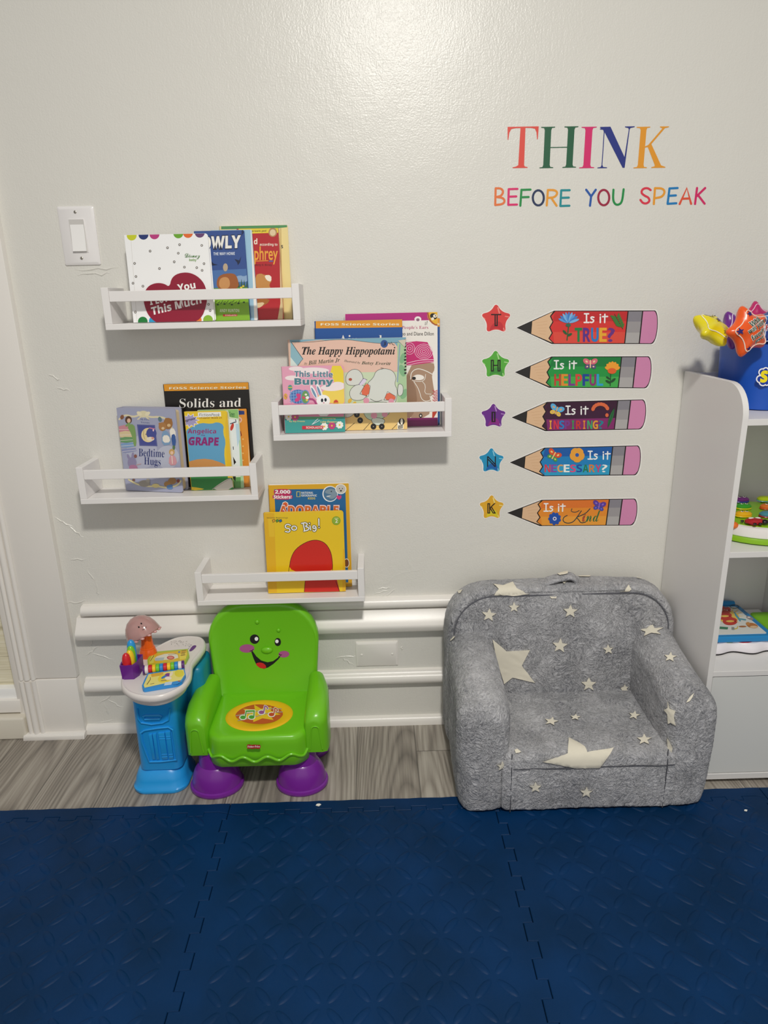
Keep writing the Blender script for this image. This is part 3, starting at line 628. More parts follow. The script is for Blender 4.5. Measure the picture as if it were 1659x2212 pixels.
# ================================================================== books
PAGE = mat('#e6dcc4', .8)
def book(cr, q, zs, yb, yt, t, cover, label, group, page='#e8dfca', ct=.0009, rad=.002, yaw=0, zrough=.32, side=None, back=None, inset_=.002):
    TL, TR, BR, BL = q; hw = abs(cr(*BR)[0]-cr(*BL)[0])*.00052
    dy = sin(yaw)*hw
    bl, br, tl, tr = at(*cr(*BL), yb-dy), at(*cr(*BR), yb+dy), at(*cr(*TL), yt-dy), at(*cr(*TR), yt+dy)
    w = ((br-bl).xy.length+(tr-tl).xy.length)/2; zt = (tl.z+tr.z)/2; h = hypot(zt-zs, yt-yb)
    tilt = atan2(yt-yb, zt-zs); xb, xt = (bl.x+br.x)/2, (tl.x+tr.x)/2
    xm = (xb+xt)/2
    M = Matrix.Translation((xm, yb, zs+.0003+t*sin(tilt))) @ Matrix.Rotation(yaw, 4, 'Z') @ Matrix.Rotation(-tilt, 4, 'X')
    root = empty('book', M, label, 'book', group)
    C = mat(cover, zrough); Bk = mat(back or cover, zrough)
    X = lambda y: (lambda u, v, hh: M @ Vector((u, hh, v)))
    fc = MB(); P = rrect(-w/2, w/2, 0, h, [.0006, rad, rad, .0006], 5)
    fc.prism(P, lambda u, v, hh: M @ Vector((u, hh, v)), 0, ct, C); f = fc.build('front_cover', root)
    i_ = inset_; pg = MB(); Q = rrect(-w/2+.0006, w/2-i_, i_*.5, h-i_, [.0005, rad*.8, rad*.8, .0005], 4)
    pg.prism(Q, lambda u, v, hh: M @ Vector((u, hh, v)), ct, t-ct, mat(page, .8)); pg.build('pages', root)
    bc = MB(); bc.prism(P, lambda u, v, hh: M @ Vector((u, hh, v)), t-ct, t, Bk)
    bc.build('back_cover', root)
    sp = MB(); sp.loft([[M @ Vector(p) for p in ((-w/2-.0001, 0, z), (-w/2-.0016, t*.25, z), (-w/2-.0016, t*.75, z), (-w/2-.0001, t, z))] for z in (.0002, h-.0002)], mat(side or cover, zrough)); sp.build('spine', root)
    a = Art(M, cr, clip=(-w/2+.0002, .0002, w/2-.0002, h-.0002), rough=zrough); a.w, a.h, a.root, a.f = w, h, root, f
    a.fin = lambda: a.build('cover_print', f)
    return a
def fill(a, c, x0=-.5, x1=.5, z0=0, z1=1): a.poly([(x*a.w, z*a.h) for x, z in ((x0, z0), (x1, z0), (x1, z1), (x0, z1))], c, cr=False)
G1, G2, G3, G4 = ('books on the topmost ledge', 'books on the second ledge from the top', 'books on the leftmost ledge', 'books on the lowest ledge')
Z1, Z2, Z3, Z4 = [s[2]+BT for s in SHELF]
# --- topmost ledge
a = book(r1, ((970, 65), (1470, 57), (1475, 745), (985, 760)), Z1, -.0145, -.0125, .0115, '#e6d49c', 'tallest cream book with green top band at the back of the topmost ledge', G1)
a.poly([(960, 60), (1480, 50), (1480, 78), (960, 88)], '#4f8f5a'); a.poly([(1395, 78), (1475, 70), (1480, 800), (1395, 800)], '#e8d594'); a.line([(1405, 80), (1412, 760)], 4, '#a58a52')
a.text('s', (1408, 230), (1422, 230), (1408, 205), '#2a2a3a', 'bold'); a.fin()
a = book(r1, ((1100, 92), (1402, 72), (1410, 758), (1110, 768)), Z1, -.029, -.0265, .0125, '#b3242c', 'red paperback with yellow top band and a furry animal on the topmost ledge', G1, page='#e2d3ac', inset_=.0004)
a.poly([(1090, 78), (1410, 62), (1410, 112), (1090, 122)], '#e5cc3c'); a.tbox('classroom pet!', 1150, 93, 1300, 112, '#4a3a1a', 'bold', skew=-2)
a.ell(1345, 110, 32, 34, '#b58a5a'); a.ell(1345, 112, 22, 24, '#e0c8a0'); a.poly([(1395, 130), (1420, 130), (1420, 760), (1380, 770), (1402, 640)], '#d8c193')
a.tbox('d', 1205, 155, 1230, 200, '#f3ead8', 'bold'); a.tbox('according to', 1248, 190, 1380, 216, '#f3ead8', 'bold', -.004)
a.tbox('phrey', 1208, 215, 1382, 350, '#e9a63c', 'plain', .012); a.line([(1215, 325), (1310, 322)], 5, '#e9a63c'); a.line([(1320, 326), (1345, 325)], 8, '#4a6aa8'); a.tbox('Betty G. Birney', 1215, 345, 1340, 366, '#5a1a1a', 'bold', -.01)
a.poly([(1215, 430), (1255, 415), (1285, 430), (1325, 425), (1340, 470), (1318, 500), (1330, 530), (1215, 540)], '#c48a4a', smooth=1); a.poly([(1280, 430), (1335, 430), (1335, 480), (1300, 470)], '#f0e8d8', smooth=1); a.poly([(1210, 610), (1330, 605), (1300, 650), (1215, 672)], '#a5672f', smooth=1); a.poly([(1210, 640), (1290, 630), (1260, 670), (1210, 680)], '#dcc49a', smooth=1); a.fin()
a = book(r1, ((900, 100), (1196, 88), (1222, 760), (930, 765)), Z1, -.0385, -.036, .009, '#9cc4dc', 'pale blue book showing only a narrow strip beside the dark blue comic', G1, page='#f0ece2', inset_=.0006)
a.poly([(1180, 80), (1200, 80), (1240, 770), (1208, 770)], '#f1eee8'); a.fin()
a = book(r1, ((768, 112), (1131, 86), (1172, 764), (812, 772)), Z1, -.0495, -.0465, .0095, '#34508e', 'dark blue comic paperback with white hand lettered title on the topmost ledge', G1)
fill(a, '#34508e'); a.poly([(780, 400), (1200, 380), (1200, 600), (780, 600)], '#4a70a8'); a.poly([(1060, 445), (1100, 430), (1130, 440), (1160, 425), (1170, 480), (1060, 480)], '#8aa6c8', smooth=1)
for i in range(9): a.poly([(1000+i*20, 540), (1012+i*20, 452+(i*37) % 30), (1026+i*20, 540)], '#2f5a4a')
a.poly([(780, 530), (1200, 520), (1200, 790), (780, 790)], '#7fae2c'); a.poly([(780, 530), (1200, 522), (1200, 575), (780, 590)], '#5c8c2e')
for (u, v) in ((935, 650), (985, 645), (1040, 650), (1090, 640), (1130, 632), (1125, 512), (1110, 522)): a.ell(u, v, 9, 6, '#2e4a1c' if v > 600 else '#e8cf3c')
for i in range(9): a.line([(915+i*21, 632+(i % 3)*6), (930+i*21, 620+(i % 2)*8)], 4, '#2a3f18')
a.ell(992, 372, 18, 30, '#b9a48a'); a.poly([(930, 430), (1050, 410), (1085, 450), (1095, 540), (925, 545)], '#9c5a2c', smooth=2); a.poly([(945, 450), (1020, 440), (1030, 530), (945, 535)], '#c89058', smooth=2)
a.poly([(1060, 310), (1095, 320), (1110, 290), (1100, 335), (1085, 355), (1080, 335)], '#1c2440'); a.poly([(880, 320), (905, 345), (935, 352), (895, 358), (880, 350)], '#1c2440')
a.tbox('OWLY', 812, 142, 1106, 240, '#eceae4', 'bold', .022, halo='#1a2444', hoff=.03, skew=-12); a.tbox('THE WAY HOME', 903, 260, 1062, 282, '#dfe6f0', 'bold', .0, skew=-3); a.tbox('P', 1114, 95, 1128, 132, '#0f1838', 'bold')
a.tbox('ANDY RUNTON', 950, 682, 1095, 706, '#e6edcc', 'bold', -.006, skew=0); a.poly([(974, 722), (1080, 720), (1080, 736), (974, 738)], '#c22f2a'); a.tbox('SCHOLASTIC', 990, 724, 1076, 734, '#e8d8c8', 'bold'); a.fin()
a = book(r1, ((236, 138), (852, 118), (918, 764), (306, 784)), Z1, -.069, -.060, .0165, '#f4f2ef', 'white board book with dark red heart and coloured half dots along its edges', G1, page='#f1efec', ct=.0022, rad=.006, zrough=.25)
a.line([(285, 140), (332, 790)], 3, '#d9d6d2')
for u, v, c in ((292, 134, '#c6cb2e'), (380, 128, '#24346e'), (462, 125, '#b83a7c'), (640, 118, '#6aa52e'), (712, 115, '#e06a2c'), (800, 113, '#66406f')): a.ell(u, v, 37, 37, c)
for u, v, c in ((375, 776, '#1f7a38'), (457, 772, '#2a9acb'), (540, 772, '#24469a'), (617, 769, '#f2ae2c'), (700, 768, '#5f3a78'), (778, 766, '#e57a2c'), (862, 764, '#86b232')): a.ell(u, v, 36, 36, c)
for u, v in ((815, 208), (640, 266), (686, 370), (778, 374), (832, 344), (818, 394), (314, 342), (324, 440), (376, 512), (302, 490), (320, 706), (866, 648), (878, 694), (650, 202), (430, 250), (560, 225), (500, 380), (610, 330)):
    a.ell(u, v, 9, 9, '#5a5552'); a.ell(u, v, 4.5, 4.5, '#e8e4dc')
a.tbox('Disney', 690, 268, 802, 312, '#4a7a3a', 'script', .004); a.tbox('baby', 722, 306, 776, 330, '#6a9a3c', 'bold', -.008)
a.poly([(575, 520), (590, 450), (640, 415), (720, 408), (790, 440), (840, 500), (856, 580), (850, 660), (810, 760), (700, 800), (500, 800), (420, 740), (385, 650), (380, 580), (410, 515), (470, 487), (535, 492)], '#8e1230', smooth=2)
def slant(s, u0, v0, u1, v1, hh, c='#f4f0ec', off=.012): a.text(s, (u0, v0), (u1, v1), (u0-10, v0-hh), c, 'bold', off)
slant('You', 640, 552, 772, 528, 52); slant('I Love', 432, 655, 600, 620, 60); slant('This Much', 445, 730, 815, 640, 62); a.fin()
# --- second ledge
a = book(r2, ((720, 118), (1478, 108), (1464, 985), (720, 1000)), Z2, -.0185, -.0085, .0045, '#1c4d92', 'blue science reader with orange top band, mostly hidden behind the pink book', G2)
a.poly([(700, 112), (1510, 100), (1510, 172), (700, 180)], '#e09a22'); a.tbox('FOSS Science Stories', 760, 138, 1468, 158, '#f3e6c0', 'bold', .004); a.fin()
a = book(r2, ((715, 70), (1456, 55), (1450, 990), (712, 1002)), Z2, -.031, -.0155, .006, '#ece7df', 'tall white book with magenta bands and a patterned pink cap on its cover', G2)
a.poly([(700, 60), (1460, 40), (1460, 118), (700, 132)], '#b3207a'); a.poly([(700, 925), (1460, 912), (1460, 1010), (700, 1015)], '#7c1560'); a.ell(1292, 112, 28, 24, '#f1e6e4'); a.ell(1292, 116, 14, 12, '#8a6a7a')
a.poly([(1440, 50), (1470, 50), (1470, 160), (1420, 160), (1375, 115), (1365, 55)], '#e8b42c', smooth=1); a.line([(1372, 60), (1385, 115), (1425, 155), (1460, 160)], 12, '#a8562a', smooth=1); a.ell(1420, 88, 30, 24, '#1a1816', .4); a.ell(1432, 85, 16, 14, '#efe6d0'); a.ell(1412, 108, 12, 12, '#efe6d0'); a.ell(1436, 84, 5, 5, '#1a1816')
a.line([(1352, 158), (1352, 132), (1364, 158), (1368, 128)], 5, '#2a2424'); a.tbox("People's Ears", 1160, 165, 1376, 198, '#b3206a', 'serif', -.009, skew=-1); a.tbox('Leo and Diane Dillon', 1145, 215, 1422, 244, '#2f2b28', 'plain', .006)
a.poly([(1190, 480), (1420, 455), (1430, 520), (1405, 560), (1415, 640), (1430, 720), (1390, 740), (1400, 790), (1380, 915), (1190, 915)], '#a98a72', smooth=1); a.poly([(1190, 520), (1270, 640), (1290, 800), (1240, 915), (1190, 915)], '#94745c', smooth=1)
a.poly([(1195, 492), (1195, 300), (1280, 290), (1370, 298), (1410, 380), (1422, 440), (1420, 462)], '#c4246e')
for i in range(5): a.line(ell2(1340, 375, 14+i*15, 10+i*13, 16), 3.5, '#f0c8d8', closed=True)
for i in range(3): a.line(ell2(1225, 350, 12+i*15, 12+i*18, 14), 3.5, '#f0c8d8', closed=True)
a.line([(1200, 470), (1300, 445), (1420, 440)], 5, '#f0c8d8', smooth=1); a.line([(1200, 488), (1310, 462), (1422, 455)], 4, '#f0c8d8', smooth=1)
a.poly([(1238, 590), (1280, 558), (1340, 570), (1345, 600), (1290, 612)], '#efe9e0', smooth=2); a.ell(1260, 592, 16, 12, '#1c1614')
a.line([(1232, 600), (1238, 540), (1290, 510), (1355, 530), (1410, 560)], 6, '#f3eee6', smooth=2); a.line([(1245, 610), (1310, 622), (1350, 605), (1355, 560)], 4, '#f3eee6', smooth=2); a.line([(1330, 620), (1355, 650), (1345, 718), (1400, 722)], 4, '#f3eee6', smooth=1); a.line([(1260, 620), (1300, 680), (1325, 780), (1400, 775), (1390, 735)], 5, '#f3eee6', smooth=2)
for i in range(8): a.line([(1412+(i % 2)*10, 690+i*13), (1430, 700+i*13), (1450, 690+i*13)], 5, '#c23048')
a.ell(1315, 897, 14, 18, '#2a2222'); a.ell(1315, 897, 6, 8, '#e8e2d8'); a.poly([(1410, 866), (1450, 862), (1420, 915), (1408, 915)], '#b8402f'); a.fin()
a = book(r2, ((472, 125), (1173, 118), (1170, 1000), (476, 1008)), Z2, -.0445, -.0265, .0045, '#164f97', 'blue science reader with orange band titled Air and, behind the wide animal book', G2)
a.poly([(460, 118), (1190, 108), (1190, 176), (460, 186)], '#dd9523'); a.tbox('FOSS Science Stories', 502, 146, 1142, 166, '#c07812', 'bold', .012); a.tbox('FOSS Science Stories', 500, 143, 1140, 163, '#f6ecd0', 'bold', .004, skew=-1); a.tbox('Air and', 648, 240, 1000, 320, '#e9e6de', 'serif', -.009); a.fin()
a = book(r2, ((250, 278), (1196, 265), (1206, 1018), (262, 1030)), Z2, -.064, -.0475, .006, '#d9b7a4', 'wide salmon picture book with grey roller skating animals on the second ledge', G2, zrough=.25)
a.poly([(250, 270), (1210, 255), (1210, 420), (700, 300), (500, 280), (300, 300), (250, 300)], '#7ba9bb'); a.poly([(265, 295), (420, 300), (560, 282), (700, 275), (830, 292), (1000, 312), (1130, 300), (1140, 470), (1125, 545), (700, 545), (330, 640), (280, 560), (355, 440)], '#e2bcaa', smooth=1)
a.poly([(255, 290), (360, 435), (300, 500), (255, 490)], '#8ab4c0'); a.line([(262, 300), (355, 435), (310, 495)], 4, '#3a3a3a'); a.line([(262, 295), (420, 300), (560, 282), (700, 275), (830, 292), (1000, 312), (1130, 300)], 3.5, '#4a4a4a', smooth=2)
a.poly([(255, 420), (320, 500), (255, 620)], '#cfe0d8'); a.ell(1018, 312, 30, 32, '#2c4f8e'); a.tbox('J', 1008, 296, 1030, 326, '#16203a', 'bold'); a.line([(1055, 300), (1065, 318), (1075, 296), (1085, 318), (1100, 322)], 5, '#1a1816')
a.tbox('The Happy Hippopotami', 348, 335, 1106, 418, '#181512', 'bolditalic', .008, skew=0)
a.text('By', (365, 488), (392, 484), (365, 466), '#2f3a2a', 'italic'); a.text('Bill Martin Jr', (402, 487), (658, 462), (400, 450), '#33422c', 'bolditalic'); a.text('Illustrated by', (690, 462), (820, 480), (692, 440), '#2f3a2a', 'italic', .004); a.text('Betsy Everitt', (832, 486), (1070, 492), (834, 454), '#33422c', 'bolditalic')
a.poly([(690, 545), (1125, 540), (1130, 800), (690, 820)], '#c7d6b4'); a.poly([(1125, 300), (1210, 330), (1210, 800), (1125, 800)], '#a9c79c'); a.line([(1145, 320), (1125, 620)], 10, '#8aa0b4')
for (u, v, ru, rv, ro) in ((1168, 430, 22, 45, .3), (1165, 530, 25, 50, -.3), (1180, 720, 25, 45, .5)): a.ell(u, v, ru, rv, '#7fb083', ro)
a.poly([(690, 850), (1215, 830), (1215, 1040), (690, 1040)], '#e4c27a')
for u0, u1 in ((700, 775), (845, 900), (1070, 1130)): a.line([(u0, 1020), (u1, 958)], 4, '#2a2418')
def blob(pts, c='#d3d6cf', o='#4a4c48', w=3.5): a.poly(pts, c, smooth=2); a.line(pts, w, o, closed=True, smooth=2)
blob([(705, 560), (760, 515), (815, 525), (850, 580), (835, 640), (760, 655), (705, 640)]); a.ell(742, 602, 14, 12, '#a8503c')
blob([(735, 690), (790, 640), (860, 650), (880, 720), (850, 770), (770, 775), (738, 745)])
blob([(1020, 510), (1090, 530), (1118, 590), (1100, 640), (1130, 690), (1110, 800), (1060, 880), (920, 900), (860, 860), (880, 780), (870, 640), (930, 590), (950, 530)])
blob([(1130, 630), (1175, 650), (1170, 730), (1125, 740)]); blob([(690, 820), (740, 790), (790, 850), (760, 900), (690, 920)]); blob([(845, 790), (960, 785), (1080, 790), (1060, 900), (920, 945), (850, 900)], '#bcd0b8'); blob([(905, 910), (1030, 920), (1010, 975), (930, 975)], '#cfd8cc')
for pts in ([(820, 720), (870, 630), (905, 655), (890, 740)], [(1015, 770), (1045, 700), (1112, 740), (1105, 770)]): a.poly(pts, '#dc6a4a', smooth=1); a.line(pts, 3.5, '#3a2a24', closed=True)
a.poly([(810, 640), (850, 590), (880, 610), (835, 655)], '#d8cde2', smooth=1); a.line([(812, 642), (850, 592), (878, 606)], 4, '#6a5a80')
for u, v, r in ((872, 775, 24), (935, 895, 26), (1022, 885, 24), (1075, 780, 22)): a.ell(u, v, r, r, '#dd96ac')
for u, v in ((738, 775), (775, 800)): a.ell(u, v, 14, 20, '#e0b840', .6)
for u, v in ((795, 888), (822, 935), (930, 985), (998, 985)): a.ell(u, v, 23, 24, '#171412'); a.ell(u, v, 5, 5, '#8a8580')
a.line([(1000, 522), (990, 505), (1012, 512)], 3, '#4a4c48'); a.line([(905, 760), (950, 785), (1000, 770)], 3.5, '#4a4c48', smooth=2)
a.poly([(1126, 950), (1175, 945), (1175, 1005), (1126, 1010)], '#f0ead8'); a.ell(1160, 945, 24, 27, '#191512'); a.ell(1160, 945, 10, 25, '#f0ead8'); a.poly([(1132, 976), (1170, 972), (1168, 1000), (1132, 1004)], '#191512'); a.tbox('VOYAGER', 1135, 978, 1168, 986, '#f0ead8', 'bold'); a.tbox('BOOKS', 1138, 990, 1166, 998, '#f0ead8', 'bold')
for i in range(11): a.poly([(1178+(i % 3)*4, 275+i*27), (1200, 272+i*27), (1203, 284+i*27), (1182, 288+i*27)], '#1d1a18')
a.poly([(1130, 285), (1195, 275), (1185, 340)], '#cfc4b0'); a.fin()
a = book(r2, ((200, 497), (692, 495), (696, 1030), (194, 1028)), Z2, -.083, -.0715, .0135, '#e2a0b8', 'small pink board book with a white rabbit on the second ledge', G2, page='#e9e2d8', ct=.002, rad=.007, zrough=.25)
a.poly([(560, 490), (700, 490), (700, 800), (640, 700)], '#ead23a', smooth=1); a.poly([(480, 700), (700, 640), (700, 830), (480, 830)], '#ecd05a', smooth=1)
for u, v, ru, rv in ((300, 515, 60, 18), (440, 530, 130, 26), (590, 670, 90, 26), (640, 655, 60, 34), (270, 590, 60, 20)): a.ell(u, v, ru, rv, '#f2e2e2')
a.poly([(190, 890), (700, 860), (700, 1040), (190, 1040)], '#3c9a94'); a.poly([(190, 880), (440, 895), (700, 880), (700, 920), (190, 930)], '#57a878', smooth=1); a.poly([(190, 800), (450, 790), (690, 800), (690, 905), (190, 905)], '#dc8aa8')
a.tbox('This Little', 286, 530, 598, 580, '#5d8494', 'bold', .016, halo='#f2dfe0', skew=6); a.tbox('Bunny', 286, 592, 604, 662, '#4f7f8c', 'bold', .03, halo='#f2dfe0')
a.ell(318, 742, 72, 58, '#5f7fb8'); a.poly([(250, 700), (330, 685), (350, 800), (265, 795)], '#4a6fae', smooth=1)
for i in range(5): a.line([(256+i*22, 692), (262+i*22, 795)], 5, '#7fa6d4')
for i in range(4): a.line([(250, 708+i*24), (345, 700+i*24)], 5, '#7fa6d4')
a.ell(325, 735, 26, 16, '#cf3f7f', .5); a.ell(312, 765, 24, 15, '#cf3f7f', -.6); a.ell(375, 745, 32, 52, '#6a9a5a'); a.ell(362, 750, 14, 10, '#cf4a6a', .6); a.ell(380, 725, 10, 8, '#efe6dc'); a.ell(388, 770, 10, 9, '#e4c05a'); a.line(ell2(375, 745, 34, 55, 16), 8, '#6f90c4', closed=True)
a.line([(405, 760), (445, 765), (468, 810)], 16, '#a9447a', smooth=1); a.ell(392, 750, 14, 12, '#f4f0ea')
a.ell(445, 705, 17, 60, '#f4f1ee', -.45); a.ell(445, 710, 9, 46, '#6f90b0', -.45); a.ell(490, 695, 17, 60, '#f4f1ee', -.35); a.ell(488, 700, 9, 46, '#6f90b0', -.35); a.ell(522, 775, 55, 48, '#f4f1ee'); a.poly([(470, 800), (575, 795), (580, 900), (470, 900)], '#f0ecea', smooth=1)
a.ell(512, 772, 10, 15, '#1a2430'); a.ell(540, 768, 10, 15, '#1a2430'); a.ell(526, 792, 6, 4, '#c86a8a')
a.ell(625, 795, 20, 28, '#c8462f'); a.line([(608, 795), (642, 793)], 7, '#e0b440'); a.ell(215, 740, 15, 24, '#d8a840'); a.ell(252, 668, 18, 22, '#4f9a88'); a.line([(238, 668), (268, 666)], 6, '#e0c440'); a.line([(208, 730), (224, 750)], 5, '#b8527a')
for u, v, c in ((240, 905, '#f4ece4'), (292, 908, '#c04a80'), (530, 985, '#f3efe6'), (592, 978, '#c03f78'), (655, 972, '#f3efe6')): petals(a, u, v, 30, 8, c, .5, '#e8c040', .25)
a.tbox('by Aly Fronis', 245, 936, 372, 952, '#e8d890', 'bold', -.004); a.tbox('illustrated by', 515, 915, 622, 928, '#e8d890', 'bold', -.012); a.tbox('Luke Flowers', 500, 938, 632, 954, '#e8d890', 'bold', -.004); a.line([(430, 968), (480, 920), (492, 935), (432, 968)], 5, '#d8e4e8')
a.poly([(350, 980), (522, 978), (522, 1005), (350, 1008)], '#c8283c'); a.tbox('SCHOLASTIC', 382, 984, 518, 1001, '#f0e0d8', 'bold'); a.fin()
# --- leftmost ledge
a = book(r3, ((785, 72), (1443, 60), (1475, 880), (840, 890)), Z3, -.0175, -.0085, .005, '#171310', 'tall black science reader titled Solids and, with orange top band', G3)
a.poly([(770, 62), (1460, 50), (1460, 112), (770, 126)], '#dd9523'); a.tbox('FOSS Science Stories', 815, 96, 1414, 116, '#b87010', 'bold', .012, skew=-8); a.tbox('FOSS Science Stories', 813, 94, 1412, 113, '#f6ecd0', 'bold', .003, skew=-8); a.tbox('Solids and', 893, 185, 1372, 256, '#f0ede8', 'serif', -.009, skew=-8); a.fin()
a = book(r3, ((1150, 272), (1422, 268), (1446, 884), (1170, 892)), Z3, -.029, -.021, .0075, '#df9130', 'orange paperback with a navy top band on the leftmost ledge', G3, page='#e6d8b4')
a.poly([(1140, 265), (1398, 280), (1400, 308), (1140, 320)], '#243a78'); a.ell(1358, 350, 22, 24, '#e6c0a8'); a.ell(1358, 350, 12, 12, '#c86a5a'); a.line([(1368, 440), (1376, 470), (1366, 478)], 7, '#8a2a20')
for i in range(7): a.ell(1388, 500+i*55, 6, 6, '#f0c878')
a.line([(1422, 275), (1446, 880)], 8, '#ead9b0'); a.fin()
a = book(r3, ((1050, 275), (1358, 270), (1388, 884), (1080, 892)), Z3, -.038, -.0305, .0065, '#d5e0c8', 'white and green paperback half hidden behind the yellow book', G3)
a.poly([(1040, 260), (1352, 268), (1358, 340), (1290, 330), (1270, 275), (1040, 290)], '#8cc070'); a.poly([(1350, 270), (1365, 270), (1395, 890), (1372, 890)], '#a8d0a0'); a.poly([(1240, 340), (1350, 350), (1366, 720), (1270, 720)], '#e4ecec'); a.poly([(1270, 800), (1370, 795), (1372, 890), (1270, 890)], '#5f9a54')
a.tbox('Green', 1282, 285, 1322, 325, '#2f6a3a', 'bold', skew=4); a.ell(1303, 405, 12, 30, '#c8402f', .3); a.line([(1290, 380), (1335, 365), (1330, 350)], 8, '#4a4a5a'); a.line([(1312, 560), (1314, 580)], 6, '#4a4a5a'); a.poly([(1310, 635), (1335, 680), (1318, 700)], '#1f1a1a'); a.poly([(1300, 790), (1332, 790), (1330, 830)], '#1f2a1a'); a.poly([(1330, 380), (1356, 380), (1364, 500), (1345, 560)], '#bcd6e4'); a.fin()
a = book(r3, ((935, 284), (1266, 286), (1311, 890), (985, 894)), Z3, -.0505, -.0415, .0075, '#e8c52c', 'yellow and blue chapter book about a grape with handwritten sticker', G3, page='#ece6d6', inset_=.0003, rad=.005)
a.poly([(925, 520), (940, 430), (1000, 400), (1060, 372), (1140, 382), (1190, 365), (1240, 390), (1232, 450), (1255, 520), (1240, 600), (1250, 690), (1262, 830), (925, 850)], '#5f9fc4', smooth=1)
a.poly(star2(975, 355, 78, 50, -1.2, 11, .75), '#f0eef2'); a.poly(star2(975, 355, 68, 44, -1.2, 11, .75), '#a49cc4'); a.text('Rugrats', (905, 378), (1018, 352), (905, 352), '#2a2444', 'bolditalic', .01)
a.poly([(1036, 292), (1215, 288), (1218, 322), (1040, 330)], '#f2efe8'); a.tbox('FictionPeak', 1046, 298, 1208, 322, '#191614', 'sansitalic', .0); a.tbox('Chapter Book #1', 1050, 328, 1222, 343, '#7a3a1c', 'bold', -.004)
a.text('Angelica', (957, 466), (1178, 466), (958, 420), '#9a2464', 'bold', .0); a.tbox('the', 1062, 462, 1092, 474, '#6a2a80', 'bold', skew=2); a.text('GRAPE', (962, 548), (1196, 552), (966, 482), '#8a2470', 'bold', .03)
a.poly([(925, 700), (1000, 660), (1120, 650), (1240, 690), (1262, 720), (1262, 800), (925, 800)], '#c98f52', smooth=1); a.poly([(925, 790), (1300, 780), (1320, 900), (925, 900)], '#2f7f3c'); a.poly([(975, 870), (1040, 878), (1100, 890), (985, 900)], '#e8c52c', smooth=1); a.poly([(1140, 895), (1200, 850), (1265, 810), (1300, 800), (1315, 895)], '#cdc8be', smooth=1); a.line([(1150, 890), (1215, 850), (1290, 805)], 5, '#a8a298', smooth=1); a.poly([(1262, 290), (1285, 290), (1315, 800), (1270, 800), (1258, 600), (1250, 380)], '#e3b92a')
a.fin()
a = book(r3, ((385, 255), (848, 272), (935, 917), (482, 893)), Z3, -.053, -.047, .030, '#a3a6bd', 'padded lavender storybook with a moon in a navy window, turned slightly sideways', G3, page='#d3c09c', ct=.003, rad=.006, yaw=radians(-13), zrough=.35, inset_=.006)
a.ell(600, 600, 120, 130, '#b4b6c9'); a.ell(800, 640, 90, 90, '#b9bccb')
a.line([(425, 345), (470, 308), (540, 330), (600, 300), (660, 330), (740, 325), (800, 345), (845, 440)], 15, '#ddd2b0', smooth=2); a.ell(612, 305, 42, 26, '#ddd3ae'); a.ell(580, 300, 22, 14, '#e6dcbc', .6); a.ell(645, 302, 22, 14, '#e6dcbc', -.6); a.line([(600, 320), (570, 345)], 10, '#ddd2b0'); a.line([(625, 320), (655, 345)], 10, '#ddd2b0')
a.tbox('My First', 588, 338, 658, 356, '#3a4580', 'serif', -.01, skew=2); a.tbox('Treasury', 592, 362, 662, 378, '#3a4580', 'serif', -.01, skew=4)
a.poly([(562, 385), (702, 390), (722, 555), (582, 552)], '#5a5f96'); a.poly([(572, 395), (694, 400), (712, 546), (590, 543)], '#4a5194'); a.ell(650, 468, 54, 56, '#e6d2a0'); a.ell(675, 455, 40, 44, '#4a5194'); a.line([(615, 430), (612, 470), (625, 500)], 4, '#b89a68', smooth=1); a.ell(632, 462, 4, 4, '#6a5a4a'); a.line([(660, 412), (700, 420)], 10, '#b87a9c'); a.ell(690, 430, 6, 10, '#e8c0c8'); a.ell(668, 498, 30, 16, '#e8dcc8'); a.ell(685, 492, 10, 10, '#d89a8a')
a.tbox('Bedtime', 576, 572, 776, 634, '#2b3670', 'serif', -.009, skew=8); a.tbox('Hugs', 618, 640, 748, 714, '#2b3670', 'serif', -.009, skew=8)
for i, c in enumerate(('#c98a94', '#d8c49a', '#6c9a68', '#7f9fc4', '#8890b8')): a.poly([(414+i*7, 402+i*45), (470, 388+i*47), (528+i*6, 400+i*42), (532+i*7, 446+i*36), (470+i*6, 452+i*38), (424+i*7, 446+i*39)], c); a.line([(420+i*7, 425+i*43), (528+i*7, 424+i*40)], 3, '#e4dcd2')
a.poly([(480, 390), (540, 380), (555, 450), (560, 550), (540, 560), (525, 470)], '#7fa05f', smooth=1); a.ell(497, 350, 26, 30, '#5a3f2f'); a.ell(500, 356, 14, 18, '#e2b89c'); a.line([(505, 375), (480, 395)], 14, '#7fa05f')
a.ell(447, 328, 14, 18, '#8a5a40', .4); a.ell(742, 345, 14, 20, '#5f7a80', -.3)
a.ell(805, 378, 36, 44, '#a0703f'); a.ell(762, 402, 30, 34, '#ad7c4a'); a.ell(790, 345, 10, 10, '#a0703f'); a.ell(826, 350, 10, 10, '#a0703f'); a.ell(740, 380, 9, 9, '#ad7c4a'); a.ell(812, 392, 14, 12, '#d8b888'); a.ell(766, 415, 12, 10, '#dcc098'); a.poly([(758, 430), (810, 440), (835, 540), (755, 552)], '#7f9fc0', smooth=1); a.poly([(762, 470), (812, 468), (825, 525), (765, 528)], '#ece6da', smooth=1); a.poly([(815, 420), (862, 415), (868, 520), (840, 545), (825, 480)], '#efe9dc', smooth=1); a.poly([(825, 470), (862, 455), (868, 540), (845, 572)], '#3f5f9a', smooth=1); a.ell(850, 565, 10, 18, '#5f7a50')
